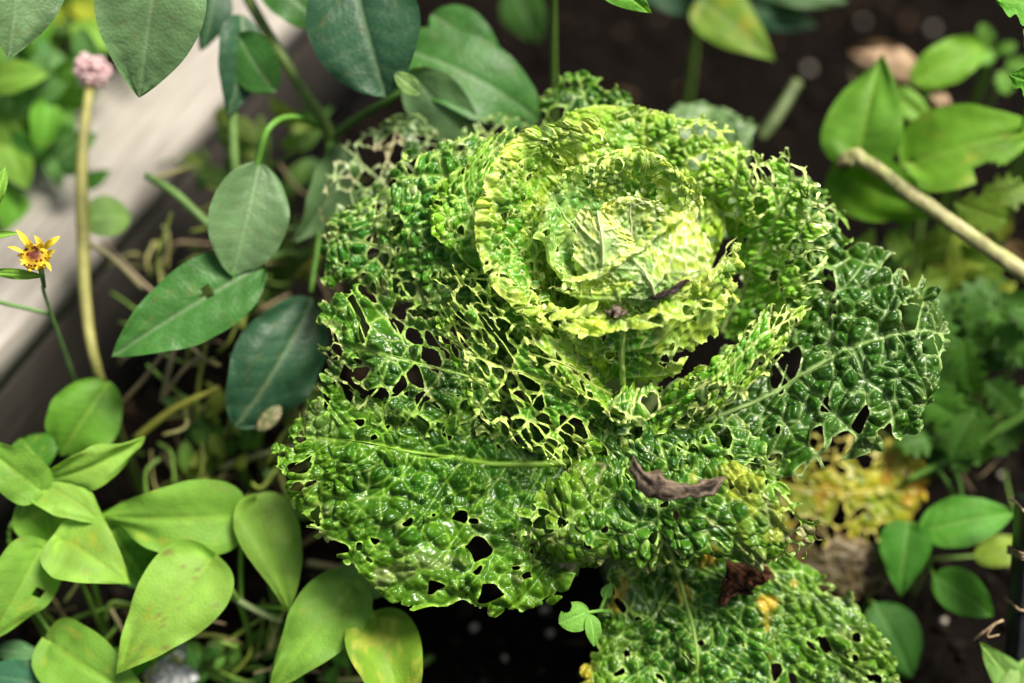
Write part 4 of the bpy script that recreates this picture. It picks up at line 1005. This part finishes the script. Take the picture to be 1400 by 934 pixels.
slb = ['straight brown withered stem rising from the round notched leaf to the pepper leaf', 'pale straw stem standing under the pointed leaf with a hole', 'short straw stem between the holed leaf and the hanging dark leaf',
       'thick yellow green stem slanting up beside the round notched leaf', 'thin olive stem below the holed leaf', 'grey brown stem leaning across the inner face of the board', 'thin green stem bent beside the board above the holed leaf',
       'olive stem running behind the hanging dark leaf', 'yellow green stem at the bottom under the long drooping leaflet', 'pale yellow stem lying level above the bottom edge', 'upright green stem under the drooping bean leaflets',
       'short reddish brown stem left of the largest cabbage leaf', 'thick straw stem lying level under the edge of the largest cabbage leaf', 'pale grey green stem lying level above the drooping bean leaflet', 'yellowish stem slanting under the left cabbage leaf tip',
       'short olive stem standing left of the cabbage', 'thin green stem in the lower left corner', 'thinnest green stem in the lower left corner', 'brownish stem between the two broad lower bean leaves', 'green stem behind the grey green curled leaf',
       'upright yellow green stem close to the upper left of the cabbage', 'short yellow stem touching the left side of the cabbage', 'straw stem hanging beside the grey green leaf near the board', 'dull olive stem stub on the soil above the cabbage']
for k, (a, b, r, c) in enumerate(lst):
    m_ = ((a[0] + b[0]) / 2 + rng.uniform(-8, 8), (a[1] + b[1]) / 2 + rng.uniform(-8, 8), (a[2] + b[2]) / 2 + .5)
    o = stem(None, [a, m_, b], [r * .55, r * .5, r * .42], c, name='withered_stalk', seed=k, n=16)
    tag(o, slb[k], 'stalk', 'withered stalks in the litter')
def tangle():
    parts, cols = [], []
    for (x0, y0, x1, y1, d0, d1, nn) in ((190, 420, 440, 720, -16, -11, 60), (190, 220, 450, 460, -20, -15, 46), (0, 800, 460, 960, -12, -9, 45), (1230, 560, 1400, 700, -17, -14, 14)):
        for k in range(nn):
            x, y, d = rng.uniform(x0, x1), rng.uniform(y0, y1), rng.uniform(d0, d1)
            a, l = rng.uniform(0, 6.28), rng.uniform(35, 100)
            ex, ey = x + l * math.cos(a), y + l * math.sin(a) * .8
            mx, my = (x + ex) / 2 + rng.uniform(-18, 18), (y + ey) / 2 + rng.uniform(-18, 18)
            V, F = tube_geo([P(x, y, d), P(mx, my, d + .6), P(ex, ey, d + rng.uniform(-1, 1))], np.array([1, .9, .7]) * rng.uniform(1.4, 3.6) * mpp(d), 12, 5)
            parts.append((V, F))
            c = np.array([(.30, .38, .06), (.42, .40, .15), (.18, .32, .05), (.36, .27, .15)][rng.integers(4)]) * rng.uniform(.5, 1.2)
            cols.append(np.tile(c, (len(V), 1)))
    V, F = join(parts)
    tag(mesh('stem_litter', V, F, M_STEM, None, np.vstack(cols)), 'tangle of thin yellow green and straw stems littering the soil under the leaves', 'plant litter', kind='stuff')
tangle()
# perlite
for px, py, r, lb in ((745, 835, 8, 'biggest white perlite granule on the black soil left of the tiny seedling'), (752, 866, 6, 'white perlite granule just below the biggest one on the black soil'),
                      (648, 858, 7, 'white perlite granule on the black soil right of the mottled bean leaf'), (690, 900, 5, 'small perlite granule on the bare soil near the bottom edge'),
                      (1243, 648, 6, 'perlite granule beside the old yellow leaf'), (1290, 850, 6, 'perlite granule on the dark soil below the smooth leaved seedling'),
                      (1370, 650, 6, 'perlite granule on the shaded soil near the black stake'), (1275, 40, 8, 'perlite granule on the soil at the upper right above the bean leaves'),
                      (1105, 95, 9, 'perlite granule on the dark soil above the cabbage'), (1180, 30, 6, 'perlite granule on the dark soil near the top edge')):
    V, F = ico(1)
    c = Pz(px, py, .004)
    V = V * (1 + .25 * rng.standard_normal((len(V), 1)) * .5) * r * .0005 + c
    tag(mesh('perlite_granule', V, F, M_PERL), lb, 'perlite', 'perlite granules on the soil')
# crumpled silvery plastic under the bean leaves
def plastic():
    A, B, C_, D = P(195, 900, -11), P(250, 855, -11), P(275, 925, -11), P(215, 960, -11)
    n = 26
    u, v = np.meshgrid(np.linspace(0, 1, n), np.linspace(0, 1, n), indexing='ij')
    S = (A * ((1 - u) * (1 - v))[..., None] + B * (u * (1 - v))[..., None] + C_ * (u * v)[..., None] + D * ((1 - u) * v)[..., None])
    S = S - FWD * (.012 * np.abs(noise2(u * 6, v * 6, 3) - .5) * 2 + .006 * noise2(u * 15, v * 15, 4))[..., None]
    tag(mesh('plastic_scrap', S.reshape(-1, 3), grid_faces(n, n), M_POLY), 'crumpled scrap of silvery plastic under the bean leaves at bottom left', 'plastic scrap')
plastic()
